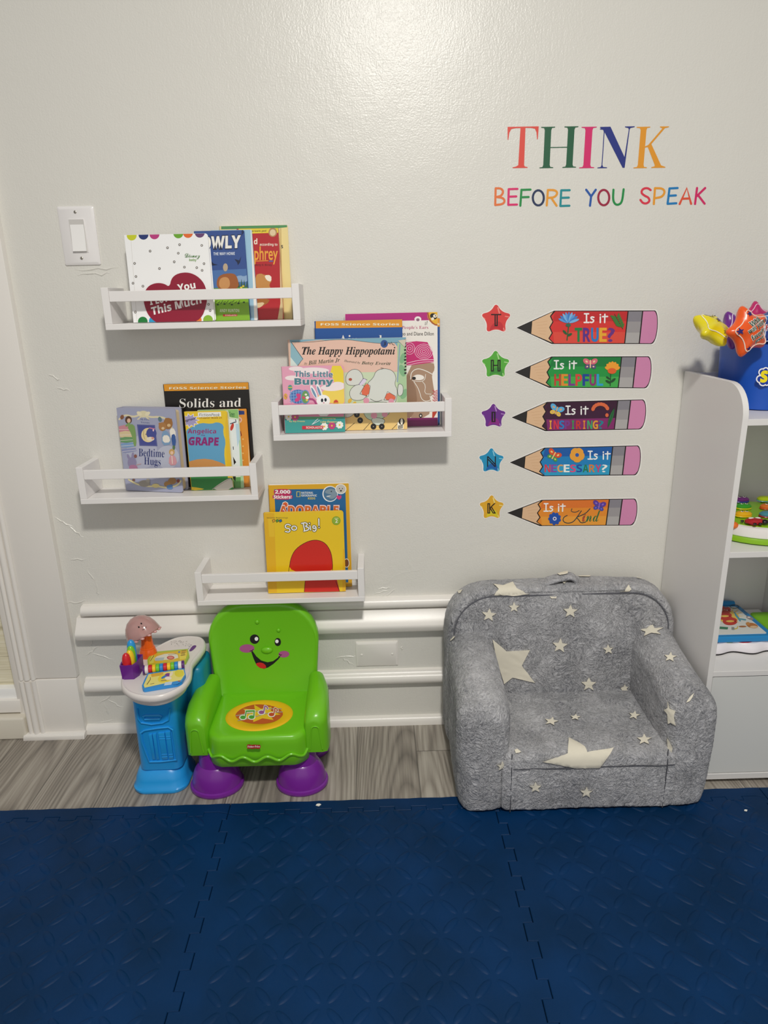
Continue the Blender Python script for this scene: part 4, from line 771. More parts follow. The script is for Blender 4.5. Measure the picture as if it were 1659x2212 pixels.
a.ell(835, 600, 22, 24, '#c8a060'); a.ell(835, 606, 12, 14, '#e8c4a8'); a.poly([(815, 625), (860, 625), (880, 700), (810, 705)], '#d49aa0', smooth=1); a.line([(835, 630), (840, 690)], 5, '#efe6d8')
a.ell(525, 680, 34, 40, '#8f88a8'); a.ell(498, 640, 9, 26, '#8f88a8', -.4); a.ell(530, 628, 9, 26, '#8f88a8', .1); a.line([(560, 700), (595, 692)], 5, '#c8a0a0'); a.ell(552, 632, 12, 14, '#8a5a50'); a.poly([(505, 700), (560, 700), (575, 740), (500, 740)], '#b07a9a', smooth=1)
a.line([(500, 815), (560, 850), (640, 868), (720, 865), (800, 880), (880, 860), (905, 825)], 13, '#ddd2a4', smooth=2); a.ell(622, 845, 44, 26, '#9a948a'); a.ell(650, 822, 16, 16, '#a8a298'); a.ell(838, 825, 32, 26, '#a07a50'); a.ell(800, 850, 26, 22, '#a8804f'); a.poly([(790, 860), (840, 850), (845, 890), (800, 890)], '#5f86b8', smooth=1); a.ell(710, 862, 30, 16, '#d8c88a'); a.ell(885, 825, 12, 14, '#8a4a40'); a.ell(538, 818, 12, 10, '#7a5a50')
a.fin()
# --- lowest ledge
a = book(r4, ((707, 65), (1362, 66), (1393, 908), (735, 916)), Z4, -.039, -.018, .0085, '#d8a51f', 'tall yellow bordered sticker book with a dolphin photo, at the back of the lowest ledge', G4, back='#efece6', page='#efece6')
a.poly([(742, 105), (1335, 100), (1360, 880), (780, 885)], '#1d6296')
for s, v0, v1, u0, u1 in (('2,000', 110, 145, 748, 876), ('Stickers!', 152, 182, 738, 886)):
    a.poly([(u0-10, v0-8), (u1+8, v0-8), (u1+10, v1+8), (u0-8, v1+8)], '#b8245a', smooth=1)
    a.tbox(s, u0, v0, u1, v1, '#f6f1ec', 'bold', .02)
a.line([(930, 124), (958, 124), (958, 166), (930, 166)], 5, '#e6cf3c', closed=True); a.tbox('NATIONAL', 968, 124, 1068, 142, '#ecece6', 'bold', -.006); a.tbox('GEOGRAPHIC', 968, 147, 1098, 164, '#ecece6', 'bold', -.006); a.tbox('KIDS', 1024, 170, 1084, 188, '#dfc94a', 'bold')
a.ell(1208, 142, 64, 66, '#f4f2ee'); a.ell(1210, 142, 57, 59, '#4a7496'); a.poly([(1160, 120), (1210, 95), (1260, 110), (1268, 160), (1220, 190), (1185, 165), (1230, 150), (1175, 140)], '#7f93a2', smooth=2); a.poly([(1170, 160), (1225, 152), (1190, 172)], '#c8cdd0', smooth=1); a.ell(1218, 122, 5, 5, '#1a2026')
a.ell(1297, 102, 46, 42, '#f2f0ec'); a.ell(1297, 102, 40, 36, '#c4c0b8'); a.ell(1286, 98, 4, 5, '#1a1816'); a.ell(1310, 98, 4, 5, '#1a1816'); a.ell(1298, 116, 9, 7, '#3a3430')
a.poly([(1282, 192), (1262, 175), (1262, 160), (1275, 152), (1284, 162), (1296, 152), (1304, 162), (1300, 178)], '#d23a78')
petals(a, 834, 232, 26, 7, '#f3efe8', .7); petals(a, 834, 232, 21, 7, '#d8622c', .6, '#b84020', .3)
a.tbox('ADORABLE', 776, 232, 1286, 320, '#c02a6a', 'bold', .075); a.tbox('ADORABLE', 778, 234, 1284, 320, '#f3efe8', 'bold', .058); a.tbox('ADORABLE', 784, 240, 1278, 318, '#d5682c', 'bold', .02)
a.ell(1345, 718, 24, 38, '#e8e2d8'); a.ell(1345, 718, 19, 32, '#7a4a2a'); a.fin()
a = book(r4, ((657, 308), (1320, 295), (1336, 962), (690, 950)), Z4, -.0685, -.0495, .0145, '#e4c022', 'yellow square board book with white hand lettered title and large red shape', G4, page='#d8c8a8', ct=.002, rad=.007, zrough=.22, side='#d8a824')
a.poly([(650, 300), (742, 305), (765, 965), (680, 965)], '#dfae22')
a.poly([(690, 350), (742, 350), (745, 500), (700, 500)], '#e4bb2c')
a.poly([(1315, 600), (1340, 600), (1340, 960), (1310, 960)], '#dfae22')
a.poly([(860, 800), (880, 660), (940, 580), (1060, 520), (1160, 540), (1215, 620), (1230, 720), (1225, 800)], '#c8281e', smooth=2); a.line([(862, 795), (882, 660), (940, 580), (1060, 520), (1160, 540), (1215, 620), (1230, 720), (1226, 795)], 4, '#2a1410', smooth=2)
a.poly([(990, 960), (1005, 800), (1250, 800), (1290, 960)], '#c8281e'); a.line([(1000, 870), (992, 958)], 4, '#2a1410'); a.line([(1255, 870), (1288, 958)], 4, '#2a1410')
a.text('Sesame Beginnings', (680, 350), (856, 350), (680, 335), '#6a6428', 'bold', -.01)
for u, c in ((738, '#e0a22c'), (768, '#4f9a44'), (795, '#2a6ab0')): a.poly([(u-14, 358), (u+8, 352), (u+14, 372), (u-8, 382)], '#2a2a20'); a.poly([(u-9, 360), (u+6, 356), (u+10, 371), (u-6, 377)], c)
S_ = [([(878, 405), (855, 393), (832, 405), (838, 428), (868, 430), (876, 448), (862, 462), (836, 455)], 2), (ell2(908, 427, 20, 17, 16), 9), ([(985, 388), (996, 450)], 0), ([(970, 388), (1005, 380), (1022, 398), (998, 415), (1030, 420), (1030, 442), (990, 452)], 2), ([(1040, 408), (1045, 442)], 0), ([(1086, 412), (1068, 405), (1062, 425), (1080, 432), (1090, 412), (1092, 440), (1080, 456), (1066, 448)], 2), ([(1114, 350), (1115, 405)], 0)]
for w, c in ((18, '#2a2416'), (10, '#f6f2e8')):
    for s, sm in S_: a.line(s, w, c, closed=sm == 9, smooth=sm if sm < 9 else 0)
    for u, v in ((1036, 388), (1116, 422)): a.ell(u, v, w*.6, w*.6, c)
a.ell(1259, 365, 36, 36, '#7a9a2c'); a.ell(1259, 365, 31, 31, '#8fae32'); a.tbox('2', 1250, 352, 1272, 382, '#f3f0dc', 'plain', .01); a.tbox('Level', 1244, 340, 1276, 348, '#e6edc0', 'bold'); a.fin()
# ================================================================== green toy chair with side desk
GRN = mat('#70c01c', .3, 1.1, coat=.15, name='lime_green_plastic'); PUR = mat('#7a2598', .3, 1.05, coat=.15, name='purple_plastic'); BLU = mat('#24a0ea', .32, 1.05, coat=.15, name='bright_blue_plastic')
TEAL = mat('#0d86a8', .35, 1.05, name='teal_plastic'); WHP = mat('#dcd6d2', .3, 1.12, coat=.1, name='white_toy_plastic')
CH = empty('toy_chair', (-.285, -.19, 0), 'green plastic toddler chair with smiling face, purple feet and an attached blue toy desk', 'toy chair')
XC = -.288
def yf(z): return -.098+(z-.165)*.13
# back
b = MB(); rings = []
for d, ins_, in ((.040, .022), (.034, .006), (.020, .0), (.004, .0), (.0, .004), (-.0015, .010), (.0015, .016)):
    P = rrect(-.137+ins_*.6-.0, .137-ins_*.6, .15+ins_*.2, .3985-ins_, [.03, .03, .096-ins_*.5, .092-ins_*.5], 8)
    rings.append([Vector((XC+x*(1-.10*max(0, (.24-z)/.09)) , yf(z)+d, z)) for x, z in P])
b.loft(rings, GRN); back = b.build('backrest', CH, 50)
bM = Matrix.Translation((XC, yf(.165)-.0000, .165)) @ Matrix.Rotation(-atan2(.13, 1), 4, 'X')
a = Art(bM, ra, rough=.3, base=-.0012)
def onback(u, v):
    x, z = a.P(u, v); return bM @ Vector((x, 0, z))
a.ell(1028, 302, 34, 34, '#100e10', rot=-.3); a.ell(1041, 300, 13, 14, '#f2f2f0'); a.build('eye_print', back)
a = Art(bM, ra, rough=.3, base=-.0012); a.ell(1194, 323, 23, 29, '#100e10'); a.ell(1188, 318, 12, 13, '#f2f2f0'); a.build('eye_print', back)
for q in ((973, 369, 54, 30), (1238, 410, 39, 24)): a = Art(bM, ra, rough=.3, base=-.0012); a.ell(*q, '#a8528a', -.04); a.build('cheek_print', back)
a = Art(bM, ra, rough=.3, base=-.0012)
a.poly([(1004, 380), (1014, 388), (1040, 425), (1075, 455), (1120, 468), (1160, 460), (1195, 435), (1208, 415), (1218, 420), (1200, 445), (1165, 478), (1125, 505), (1095, 515), (1065, 508), (1038, 480), (1020, 440), (1006, 400)], '#120e10')
a.poly([(1034, 478), (1060, 468), (1090, 474), (1108, 490), (1112, 508), (1095, 514), (1070, 510), (1050, 498)], '#c8201f', smooth=1); a.line([(995, 388), (1010, 384), (1018, 376)], 5, '#120e10'); a.line([(1203, 408), (1213, 416), (1222, 415)], 5, '#120e10'); a.build('mouth_print', back)
for (u, v, r, rz, dp) in ((1117, 380, .0147, .0088, .006), (1047, 178, .0053, .0056, .004), (1200, 237, .0049, .0052, .004)):
    p = onback(u, v); b = MB(); b.ellipsoid(p, r, dp, rz, GRN, 20, 10); b.build('nose' if r > .01 else 'eyebrow_bump', back)
# seat
b = MB(); rings = []
def seat_ring(z, s, y1=-.085, bul=.02):
    out = []
    P = rrect(-.119*s, .119*s, -.275*s if False else -.272, y1, [.035, .035, .008, .008], 7)
    for x, y in P:
        k = max(0, 1-(x/.125)**2)
        yy = y-(bul*k if y < -.2 else 0); out.append(Vector((XC+.003+x, -.18+(yy+.18)*s, z)))
    return out
dip = lambda ring, k: ring
for z, s in ((.0865, .97), (.0885, 1.0), (.118, 1.01), (.142, 1.0), (.154, .992), (.161, .97), (.1645, .93), (.1655, .88), (.1635, .75), (.1625, .5), (.1622, .2)): rings.append(seat_ring(z, s))
b.loft(rings, GRN); seat = b.build('seat', CH, 60)
# wavy lip round the skirt
b = MB(); pts = []
for i in range(97):
    t = -1+2*i/96; x = t*.117; k = max(0, 1-(x/.125)**2); y = -.274-.02*k*1.01
    if abs(t) > .74: y += (.035*(1-sqrt(max(0, 1-((abs(t)-.74)/.27)**2))))*1.0
    z = .1205-.012*(.5+.5*cos(t*3.5*2*pi*.62+.4))+(.0 if abs(t) < .9 else (abs(t)-.9)*.12)
    pts.append((XC+.003+x*1.012, y, z))
b.tube(pts, .0032, GRN, 8); b.build('wavy_trim', seat)
yb_ = -.2955
a = Art(Matrix.Translation((XC, yb_, .13)), ra, rough=.35)
a.poly([(972, 1058), (990, 1054), (1008, 1060), (1030, 1056), (1050, 1060), (1070, 1056), (1072, 1082), (1055, 1088), (1035, 1083), (1015, 1088), (995, 1083), (976, 1088)], '#b01f24', smooth=1); a.tbox('Fisher-Price', 978, 1064, 1067, 1078, '#f0e4e0', 'serif', .01, skew=-1); a.build('maker_badge', seat)
# round sound button
p0 = atz(*ra(1062, 838), .166); w_ = (atz(*ra(1305, 832), .166)-atz(*ra(820, 855), .166)).x/2; d_ = (atz(*ra(1070, 728), .166)-atz(*ra(1055, 948), .166)).y/2
b = MB(); b.lathe([(1, -.003), (1, .001), (.97, .0026), (.9, .003), (.72, .003), (.7, .0022)], (p0.x, p0.y, .1625), mat('#eab71c', .3), 40, sx=w_, sy=d_)
btn = b.build('sound_button', seat)
hM = Matrix.Translation((p0.x, p0.y, .1652)) @ Matrix.Rotation(-pi/2, 4, 'X')
a = Art(hM, ra, rough=.35, eps=.00002)
a.poly(ell2(1060, 838, 172, 70), '#c1522a'); a.poly([(1025, 770), (1075, 800), (1150, 785), (1145, 815), (1215, 840), (1140, 850), (1165, 880), (1085, 868), (1020, 895), (1015, 862), (910, 870), (985, 830), (945, 800), (1030, 805)], '#e8bd2a')
a.line([(895, 850), (1000, 830), (1110, 800), (1225, 800)], 6, '#a99a90', smooth=1); a.line([(910, 885), (1010, 865), (1120, 830), (1228, 822)], 6, '#a99a90', smooth=1)
def note(u, v, c, s=1, dbl=False):
    for w, cc in ((26, '#ece4dc'), (14, c)):
        a.ell(u, v, 20*s+(w-14)*.6, 13*s+(w-14)*.5, cc); a.line([(u+16*s, v-2), (u+24*s, v-45*s)], w*.6, cc)
        if dbl: a.ell(u+62*s, v-2, 20*s+(w-14)*.6, 13*s+(w-14)*.5, cc); a.line([(u+78*s, v-4), (u+80*s, v-45*s)], w*.6, cc); a.line([(u+24*s, v-44*s), (u+80*s, v-46*s)], w*.8, cc)
        else: a.line([(u+24*s, v-45*s), (u+40*s, v-38*s), (u+44*s, v-26*s)], w*.6, cc)
note(945, 862, '#4f9a3c', 1, True); note(1078, 826, '#9a4f9a'); note(1150, 842, '#c8442c'); a.build('button_print', btn)
# arms
def arch(x0, x1, zb, zt, n=9):
    r = (x1-x0)/2; cx = (x0+x1)/2; out = [(x0, zb), (x0, zt-r*.9)]
    for i in range(1, n): t = pi-pi*i/n; out.append((cx+r*cos(t), zt-r*.9+r*.9*sin(t)))
    return out+[(x1, zt-r*.9), (x1, zb)]
def arm(side):
    b = MB(); rings = []
    secs = [(-.10, .026, .050, .118, .224), (-.15, .0, .050, .112, .226), (-.205, -.008, .050, .106, .222), (-.240, -.012, .046, .103, .213), (-.256, -.012, .043, .104, .204), (-.264, -.010, .038, .107, .195), (-.2655, -.008, .034, .112, .188)]
    for y, o, w, zb, zt in secs:
        xi = .112 if side > 0 else .113
        lo, hi = (XC+xi+o*0-.001, XC+xi+w-o*.55) if side > 0 else (XC-xi-w+o*.55, XC-xi+.001)
        if y < -.258: lo += .004; hi -= .004
        rings.append([Vector((x, y, z)) for x, z in arch(lo, hi, zb, zt)])
    b.loft(rings, GRN); o_ = b.build('armrest', CH, 50)
    # raised arch on the front of the arm
    y = -.2662; pts = []
    lo, hi = (XC+.122, XC+.151) if side > 0 else (XC-.154, XC-.124)
    c = (lo+hi)/2; r = (hi-lo)/2*.6
    for i in range(13): t = pi-pi*i/12; pts.append((c+r*cos(t), y, .170+r*.9*sin(t)))
    pts = [(lo, y, .116)]+pts+[(hi, y, .116)]
    b = MB(); b.tube(pts, .0017, GRN, 6); b.build('arch_moulding', o_)
arm(-1); arm(1)
# feet
def foot(x, y, r, name='foot', sx=1.0, sy=.86):
    b = MB(); b.lathe([(r*.97, .0004), (r, .003), (r*1.01, .008), (r*.985, .012), (r*.925, .0135), (r*.915, .020), (r*.87, .036), (r*.79, .050), (r*.69, .060), (r*.63, .0645), (r*.60, .066), (r*.575, .085), (r*.55, .11)], (x, y, 0), PUR, 40, sx, sy); b.build(name, CH, 40)
foot(-.397, -.232, .0635); foot(-.193, -.233, .0625); foot(-.185, -.108, .05); foot(-.39, -.108, .05)
# desk: foot, column, link to the chair
b = MB(); rings = []
for z, o in ((.0004, .002), (.004, .0), (.010, .0), (.014, .004), (.030, .006), (.046, .012), (.056, .020), (.059, .024), (.062, .026)):
    rings.append([Vector((x, y, z)) for x, y in rrect(-.597+o, -.4655-o*.8, -.262+o, -.135-o, .035, 7)])
b.loft(rings, BLU); b.build('desk_foot', CH, 50)
b = MB(); rings = []
def yfront(z): return -.246-.029*max(0, min(1, (z-.06)/.22))
for z in (.058, .07, .12, .17, .22, .27, .279):
    k = (z-.058)/.22; rings.append([Vector((x, y, z)) for x, y in rrect(-.575+.015*k, -.474+.010*k, yfront(z), -.135, .02, 6)])
b.loft(rings, BLU); colm = b.build('desk_column', CH, 50)
b = MB(); b.box(-.50, -.425, -.16, -.062, .09, .276, TEAL, .015, 3); b.build('desk_link', CH)
# moulded drawer and books on the column front (upright plane just in front of it)
b = MB(); yF = -.2478
def fr(u, v, y=0.0):
    yy = -.25
    for _ in range(5): q = at(*ra(u, v), yy); yy = yfront(q.z)-.0016+y
    return (q.x, yy, q.z)
b.tube([fr(186, 800), fr(194, 870), fr(215, 900), fr(290, 912), fr(370, 902), fr(412, 880), fr(420, 800)], .0018, BLU, 6)
b.tube([fr(232, 855), fr(240, 875), fr(350, 872), fr(358, 852), fr(345, 846), fr(250, 848)], .0028, BLU, 6, True)
b.build('drawer_moulding', colm)
b = MB(); b.tube([fr(212, 975), fr(240, 955), fr(330, 940), fr(410, 932), fr(440, 950), fr(458, 1060), fr(470, 1165), fr(360, 1178), fr(275, 1180), fr(250, 1120), fr(222, 1040)], .0022, BLU, 6, True); b.build('bookcase_moulding', colm)
for u0, u1 in ((270, 294), (298, 322), (338, 384), (388, 424)):
    b = MB(); q = [fr(u0, 985-(u0-270)*.16), fr(u1, 980-(u0-270)*.16), fr(u1+26, 1160), fr(u0+30, 1163)]
    b.loft([[Vector(p)+Vector((0, .004, 0)) for p in q], [Vector(p)+Vector((0, -.001, 0)) for p in q], [Vector(p)+Vector((0, -.0022, 0)) for p in [tuple(Vector(p)*.9+sum((Vector(k) for k in q), Vector())/4*.1) for p in q]]], BLU)
    if u0 > 330:
        for v in (1000, 1018, 1128, 1146):
            f_ = (v-975)/185; b.tube([fr(u0+2+f_*28, v, -.0024), fr(u1-2+f_*25, v-2, -.0024)], .0009, BLU, 5)
    b.build('moulded_book', colm)
# desk top
ZT = .308
kid = [(150, 1230), (172, 1310), (240, 1380), (340, 1430), (480, 1460), (640, 1470), (800, 1452), (960, 1405), (1110, 1330), (1230, 1240), (1300, 1140), (1318, 1030), (1322, 930), (1390, 830), (1480, 730), (1545, 630), (1535, 540), (1470, 480), (1330, 466), (1180, 470), (1020, 500), (860, 570), (700, 660), (500, 720), (330, 830), (220, 980), (165, 1110)]
kw = []
for u, v in kid:
    p = atz(*rb(u, v), ZT); kw.append((p.x, min(p.y, -.045)))
kw = chaikin(kw, 2)
b = MB()
def kr(z, d): return [Vector((x, y, z)) for x, y in (inset(kw, d) if d else kw)]
b.loft([kr(ZT-.034, .016), kr(ZT-.030, .011), kr(ZT-.024, .009), kr(ZT-.0165, .0085), kr(ZT-.016, .002), kr(ZT-.013, .0), kr(ZT-.006, .0), kr(ZT-.002, .002), kr(ZT-.0006, .0045), kr(ZT-.002, .0075), kr(ZT-.002, .010)], WHP)
top = b.build('desk_top', CH, 50)
tM = Matrix.Translation((-.53, -.15, ZT-.0019)) @ Matrix.Rotation(-pi/2, 4, 'X')
a = Art(tM, rb, rough=.35, eps=.00002)
rn = random.Random(4)
for i in range(46):
    u, v = rn.uniform(970, 1300), rn.uniform(550, 650)
    if ((u-1130)/170)**2+((v-600)/58)**2 < 1: a.ell(u, v, 6, 3.5, '#8f8884', n=8)
a.build('speaker_holes', top)
a = Art(tM, rb, rough=.3, eps=.00004, base=.0003); a.poly([(1268, 728), (1290, 690), (1330, 640), (1380, 632), (1392, 652), (1350, 700), (1300, 735)], '#5a1f78', smooth=1)
for q in ([(1290, 634), (1312, 630)], [(1265, 662), (1290, 658)], [(1255, 692), (1268, 690)]): a.line(q, 6, '#5a1f78')
a.build('swirl_print', top)
# lamp
p = atz(*rb(612, 800), ZT-.002); ORG = mat('#f0641a', .22, 1.05, coat=.3, name='orange_plastic')
b = MB(); b.lathe([(.0215, 0), (.0215, .003), (.0195, .014), (.0165, .021), (.0175, .0225), (.0155, .024), (.0135, .040), (.0128, .066)], (p.x, p.y, ZT-.002), ORG, 28, 1.0, .9); lb = b.build('lamp_stem', CH)
LP = Vector((p.x-.004, p.y, ZT+.053)); LM = Matrix.Translation(LP) @ Matrix.Rotation(radians(-25), 4, 'Y') @ Matrix.Rotation(radians(-8), 4, 'X')
DOME = mat('#dfb0aa', .12, 1.0, coat=.6, name='smoky_pink_clear_plastic', trans=.4)
prof = [(.041, 0), (.042, .002), (.041, .006), (.038, .019), (.032, .032), (.0225, .042), (.011, .0478), (.0005, .0495)]
b = MB(); b.lathe(prof, (0, 0, 0), DOME, 36, 1.0, .85, M=LM, cap0=False, cap1=True); dome = b.build('lamp_shade', CH)
b = MB(); b.lathe([(.0395, -.001), (.0395, .003), (.020, .005), (.0005, .006)], (0, 0, 0), mat('#b23f44', .4), 30, 1.0, .85, M=LM); b.build('shade_base', dome)
b = MB()
for i in range(14):
    t = 2*pi*i/14; b.ellipsoid(LM @ Vector((.0385*cos(t), .0327*sin(t), -.0015)), .0055, .004, .003, mat('#d9a3a0', .25, 1.0), 10, 6)
b.build('scalloped_rim', dome)
def ondome(x, z):
    # point on the front of the dome at local (x, z)
    for (r0, z0), (r1_, z1) in zip(prof, prof[1:]):
        if z0 <= z <= z1:
            r = r0+(r1_-r0)*(z-z0)/(z1-z0); q = max(0, r*r-x*x); return LM @ Vector((x, -.85*sqrt(q)-.0006, z))
FK = mat('#1a1414', .3); b = MB()
for x, z in ((.0131, .0262), (.0199, .0304)): b.ellipsoid(ondome(x, z), .0019, .0009, .0025, FK, 10, 6)
b.tube([ondome(x, z) for x, z in ((.0175, .0175), (.021, .0162), (.0245, .0166), (.027, .019))], .0006, FK, 6); b.ellipsoid(ondome(.0207, .0238), .0022, .0014, .0022, DOME, 10, 6); b.build('face_print', dome)
b = MB(); b.ellipsoid(LM @ Vector((-.012, .004, .036)), .012, .012, .009, mat('#c22f34', .25), 14, 8); b.build('red_bulb', dome)
# crayon holder and crayons
ZS = ZT-.002
hx = [atz(*rb(*q), ZS) for q in ((222, 1255), (395, 1240), (480, 1090), (470, 1030), (300, 1020), (205, 1080))]
c0 = sum((Vector(v) for v in hx), Vector())/6
fp = [(-.017, -.024), (.011, -.024), (.019, -.006), (.019, .026), (-.010, .030), (-.019, .022), (-.019, -.010)]
cb = Vector((c0.x, c0.y+.003, ZS))
b = MB(); b.loft([[cb+Vector((x*.92, y*.92, 0)) for x, y in fp], [cb+Vector((x, y, .036)) for x, y in fp], [cb+Vector((x*.86, y*.88, .036)) for x, y in fp], [cb+Vector((x*.84, y*.86, .028)) for x, y in fp]], mat('#6a2488', .35, 1.05)); hold = b.build('crayon_holder', CH)
for i, (dx, dy, c, hgt, cn) in enumerate(((-.004, -.013, '#cf1f28', .058, 'red'), (.001, -.003, '#f0c824', .060, 'yellow'), (.001, .006, '#7ac62a', .066, 'green'), (.0, .015, '#2a96d8', .076, 'blue'))):
    b = MB(); cm = mat(c, .28, 1.05); r = .0098 if i in (0, 3) else .0092
    q = cb+Vector((dx, dy, .02)); b.lathe([(r, 0), (r, hgt-.034), (r*.92, hgt-.028), (r*.7, hgt-.021), (r*.35, hgt-.0175), (.0004, hgt-.017)], q, cm, 18)
    cr_ = b.build('crayon', hold, label=f'{cn} crayon')
    if i in (2, 3):
        b = MB()
        for sx in (-1, 1): b.ellipsoid(q+Vector((sx*.0032, -r*.93, hgt-.031)), .0012, .0006, .0016, FK, 8, 5)
        b.tube([q+Vector(((k-2)*.0018, -r*.97+abs(k-2)*.0006, hgt-.0375+(k-2)**2*.0006)) for k in range(5)], .0005, FK, 5); b.build('face_print', cr_)
# open page toy
def page(name, poly, h0, h1, c, lab):
    b = MB(); P = [atz(*rb(*q), ZS+h1) for q in poly]; b.loft([[Vector((p.x, p.y, ZS+h0)) for p in P], [Vector((p.x, p.y, ZS+h1)) for p in P]], mat(c, .35)); return b.build(name, CH, 20, label=lab)
pg1 = page('turning_page', [(590, 860), (650, 768), (740, 735), (1250, 690), (1272, 790), (1215, 900), (600, 960)], .0005, .0075, '#a3bd32', 'lime green edged page')
pg2 = page('turning_page', [(502, 1290), (545, 1190), (600, 1085), (1190, 1008), (1215, 1110), (1150, 1225), (1060, 1260), (540, 1345), (512, 1330)], .0005, .0085, '#2a8ad0', 'blue edged page')
a = Art(Matrix.Translation((-.53, -.15, ZS+.0076)) @ Matrix.Rotation(-pi/2, 4, 'X'), rb, rough=.4, eps=.00002)
a.poly([(625, 870), (680, 770), (1235, 705), (1245, 780), (1200, 880), (620, 940)], '#d8b52a'); a.poly([(630, 880), (660, 800), (720, 790), (690, 920), (625, 930)], '#cfd05a'); a.poly([(700, 880), (720, 820), (820, 790), (880, 770), (1080, 765), (1100, 860)], '#dcdcc8', smooth=1); a.poly([(1110, 770), (1235, 750), (1220, 850), (1120, 870)], '#e2cf4a')
a.poly([(720, 840), (870, 830), (850, 880), (715, 888)], '#a9bcc0'); a.ell(970, 835, 62, 32, '#c05048'); a.ell(970, 835, 40, 18, '#d88a78'); a.line([(640, 890), (665, 850), (700, 800)], 8, '#4a3a20'); a.line([(930, 790), (1060, 770)], 7, '#b07a30')
for i, q in enumerate(((1150, 725, 1220, 715), (1150, 752, 1210, 745), (1140, 775, 1200, 770), (1135, 800, 1205, 790))): a.line([(q[0], q[1]), (q[2], q[3])], 9, '#7a4a30')
a.poly([(1095, 735), (1125, 730), (1120, 755), (1092, 758)], '#3a7ab0'); a.build('page_print', pg1)
a = Art(Matrix.Translation((-.53, -.15, ZS+.0086)) @ Matrix.Rotation(-pi/2, 4, 'X'), rb, rough=.4, eps=.00002)
a.poly([(530, 1280), (610, 1105), (1180, 1025), (1200, 1110), (1140, 1200), (860, 1255), (545, 1325)], '#e2d77a'); a.poly([(650, 1100), (850, 1065), (850, 1120), (660, 1150)], '#d8a83a'); a.poly([(750, 1210), (790, 1120), (900, 1100), (980, 1150), (950, 1220), (840, 1250)], '#e0cc3a', smooth=1); a.ell(1110, 1090, 75, 60, '#d8cc34')
a.poly([(860, 1290), (880, 1235), (1000, 1225), (980, 1275)], '#b9cfe2'); a.poly([(980, 1270), (1010, 1225), (1080, 1215), (1130, 1205), (1140, 1230), (1060, 1275)], '#2a8ad0', smooth=1); a.ell(1110, 1218, 26, 9, '#9a5a3a')
a.ell(920, 1120, 50, 32, '#7a3a8c', -.3); a.ell(860, 1150, 50, 18, '#3a7ab8', -.5); a.ell(980, 1100, 22, 48, '#e6d8c0', .5); a.ell(930, 1170, 55, 28, '#e8dcd0'); a.line([(815, 1210), (900, 1205)], 8, '#4a3a6a'); a.line([(585, 1270), (640, 1190), (640, 1160)], 9, '#4a3a20'); a.line([(640, 1265), (700, 1255)], 6, '#6a5a3a'); a.build('page_print', pg2)
A0, A1 = atz(*rb(520, 1035), ZS+.012), atz(*rb(1195, 950), ZS+.012)
cols = ['#5a1f78', '#e6e0dc', '#cc1f2a', '#eec01f', '#74c02c', '#2a86cc', '#cc1f2a', '#eec01f', '#74c02c', '#2a86cc', '#e6e0dc', '#5a1f78']
ws = [.5]+[1]*10+[.7]; tot = sum(ws); acc = 0; dv = (A1-A0); L = dv.length; q = dv.to_track_quat('Z', 'Y').to_matrix().to_4x4()
rl = None
for c, w in zip(cols, ws):
    b = MB(); s0, s1 = acc/tot*L, (acc+w)/tot*L; acc += w; end = c == '#5a1f78'
    r = .0105 if end else .0098
    b.lathe([(r*.9, s0+.0002), (r, s0+.001), (r, s1-.001), (r*.9, s1-.0002)], A0, mat(c, .3, 1.05), 20, M=q); 
    if rl is None: rl = b.build('page_roller', CH)
    else: b.build('roller_ring' if not end else 'roller_end', rl)

# ================================================================== plush armchair
PL = plush_mat(); CREAM = mat('#dbd5c4', .9, 1.12, name='cream_velour_star', noise_amt=.4, spec=.15)
AC = empty('plush_armchair', (.45, -.21, .012), 'small grey plush armchair with cream stars, standing on the edge of the blue mat', 'armchair')
def soft(mb, name, amp=.004, sc=9, cuts=3, it=5):
    me = bpy.data.meshes.new('tmp'); me.from_pydata([tuple(v) for v in mb.v], [], mb.f); me.update()
    bm = bmesh.new(); bm.from_mesh(me); bpy.data.meshes.remove(me)
    bmesh.ops.remove_doubles(bm, verts=bm.verts[:], dist=1e-5)
    bmesh.ops.subdivide_edges(bm, edges=bm.edges[:], cuts=cuts, use_grid_fill=True)
    for _ in range(it): bmesh.ops.smooth_vert(bm, verts=bm.verts[:], factor=.5, use_axis_x=True, use_axis_y=True, use_axis_z=True)
    bmesh.ops.recalc_face_normals(bm, faces=bm.faces[:]); bm.normal_update()
    for v in bm.verts:
        p = v.co.copy(); n = noise.noise(p*sc)*amp+noise.noise(p*38)*amp*.22+noise.noise(p*150)*.0012
        v.co = p+v.normal*n; v.co.z = max(v.co.z, .0123)
    out = MB(); out.bm(bm, mb.mats[0]); return out.build(name, AC, 180)
def dens(p, step, N=72):
    P = [Vector(q) for q in p]+[Vector(p[0])]; L = [0]
    for a_, b_ in zip(P, P[1:]): L.append(L[-1]+(b_-a_).length)
    out = []; j = 0
    for i in range(N):
        s = L[-1]*i/N
        while L[j+1] < s: j += 1
        t = (s-L[j])/max(1e-9, L[j+1]-L[j]); out.append(tuple(P[j]+(P[j+1]-P[j])*t))
    return out
def capring(rings, out=True):
    """close a loft softly: shrink the last ring toward its middle"""
    r = rings[-1]; c = sum(r, Vector())/len(r)
    for s in (.8, .5, .2): rings.append([c+(p-c)*s+Vector((0, -.0035*(1-s), 0)) for p in r])
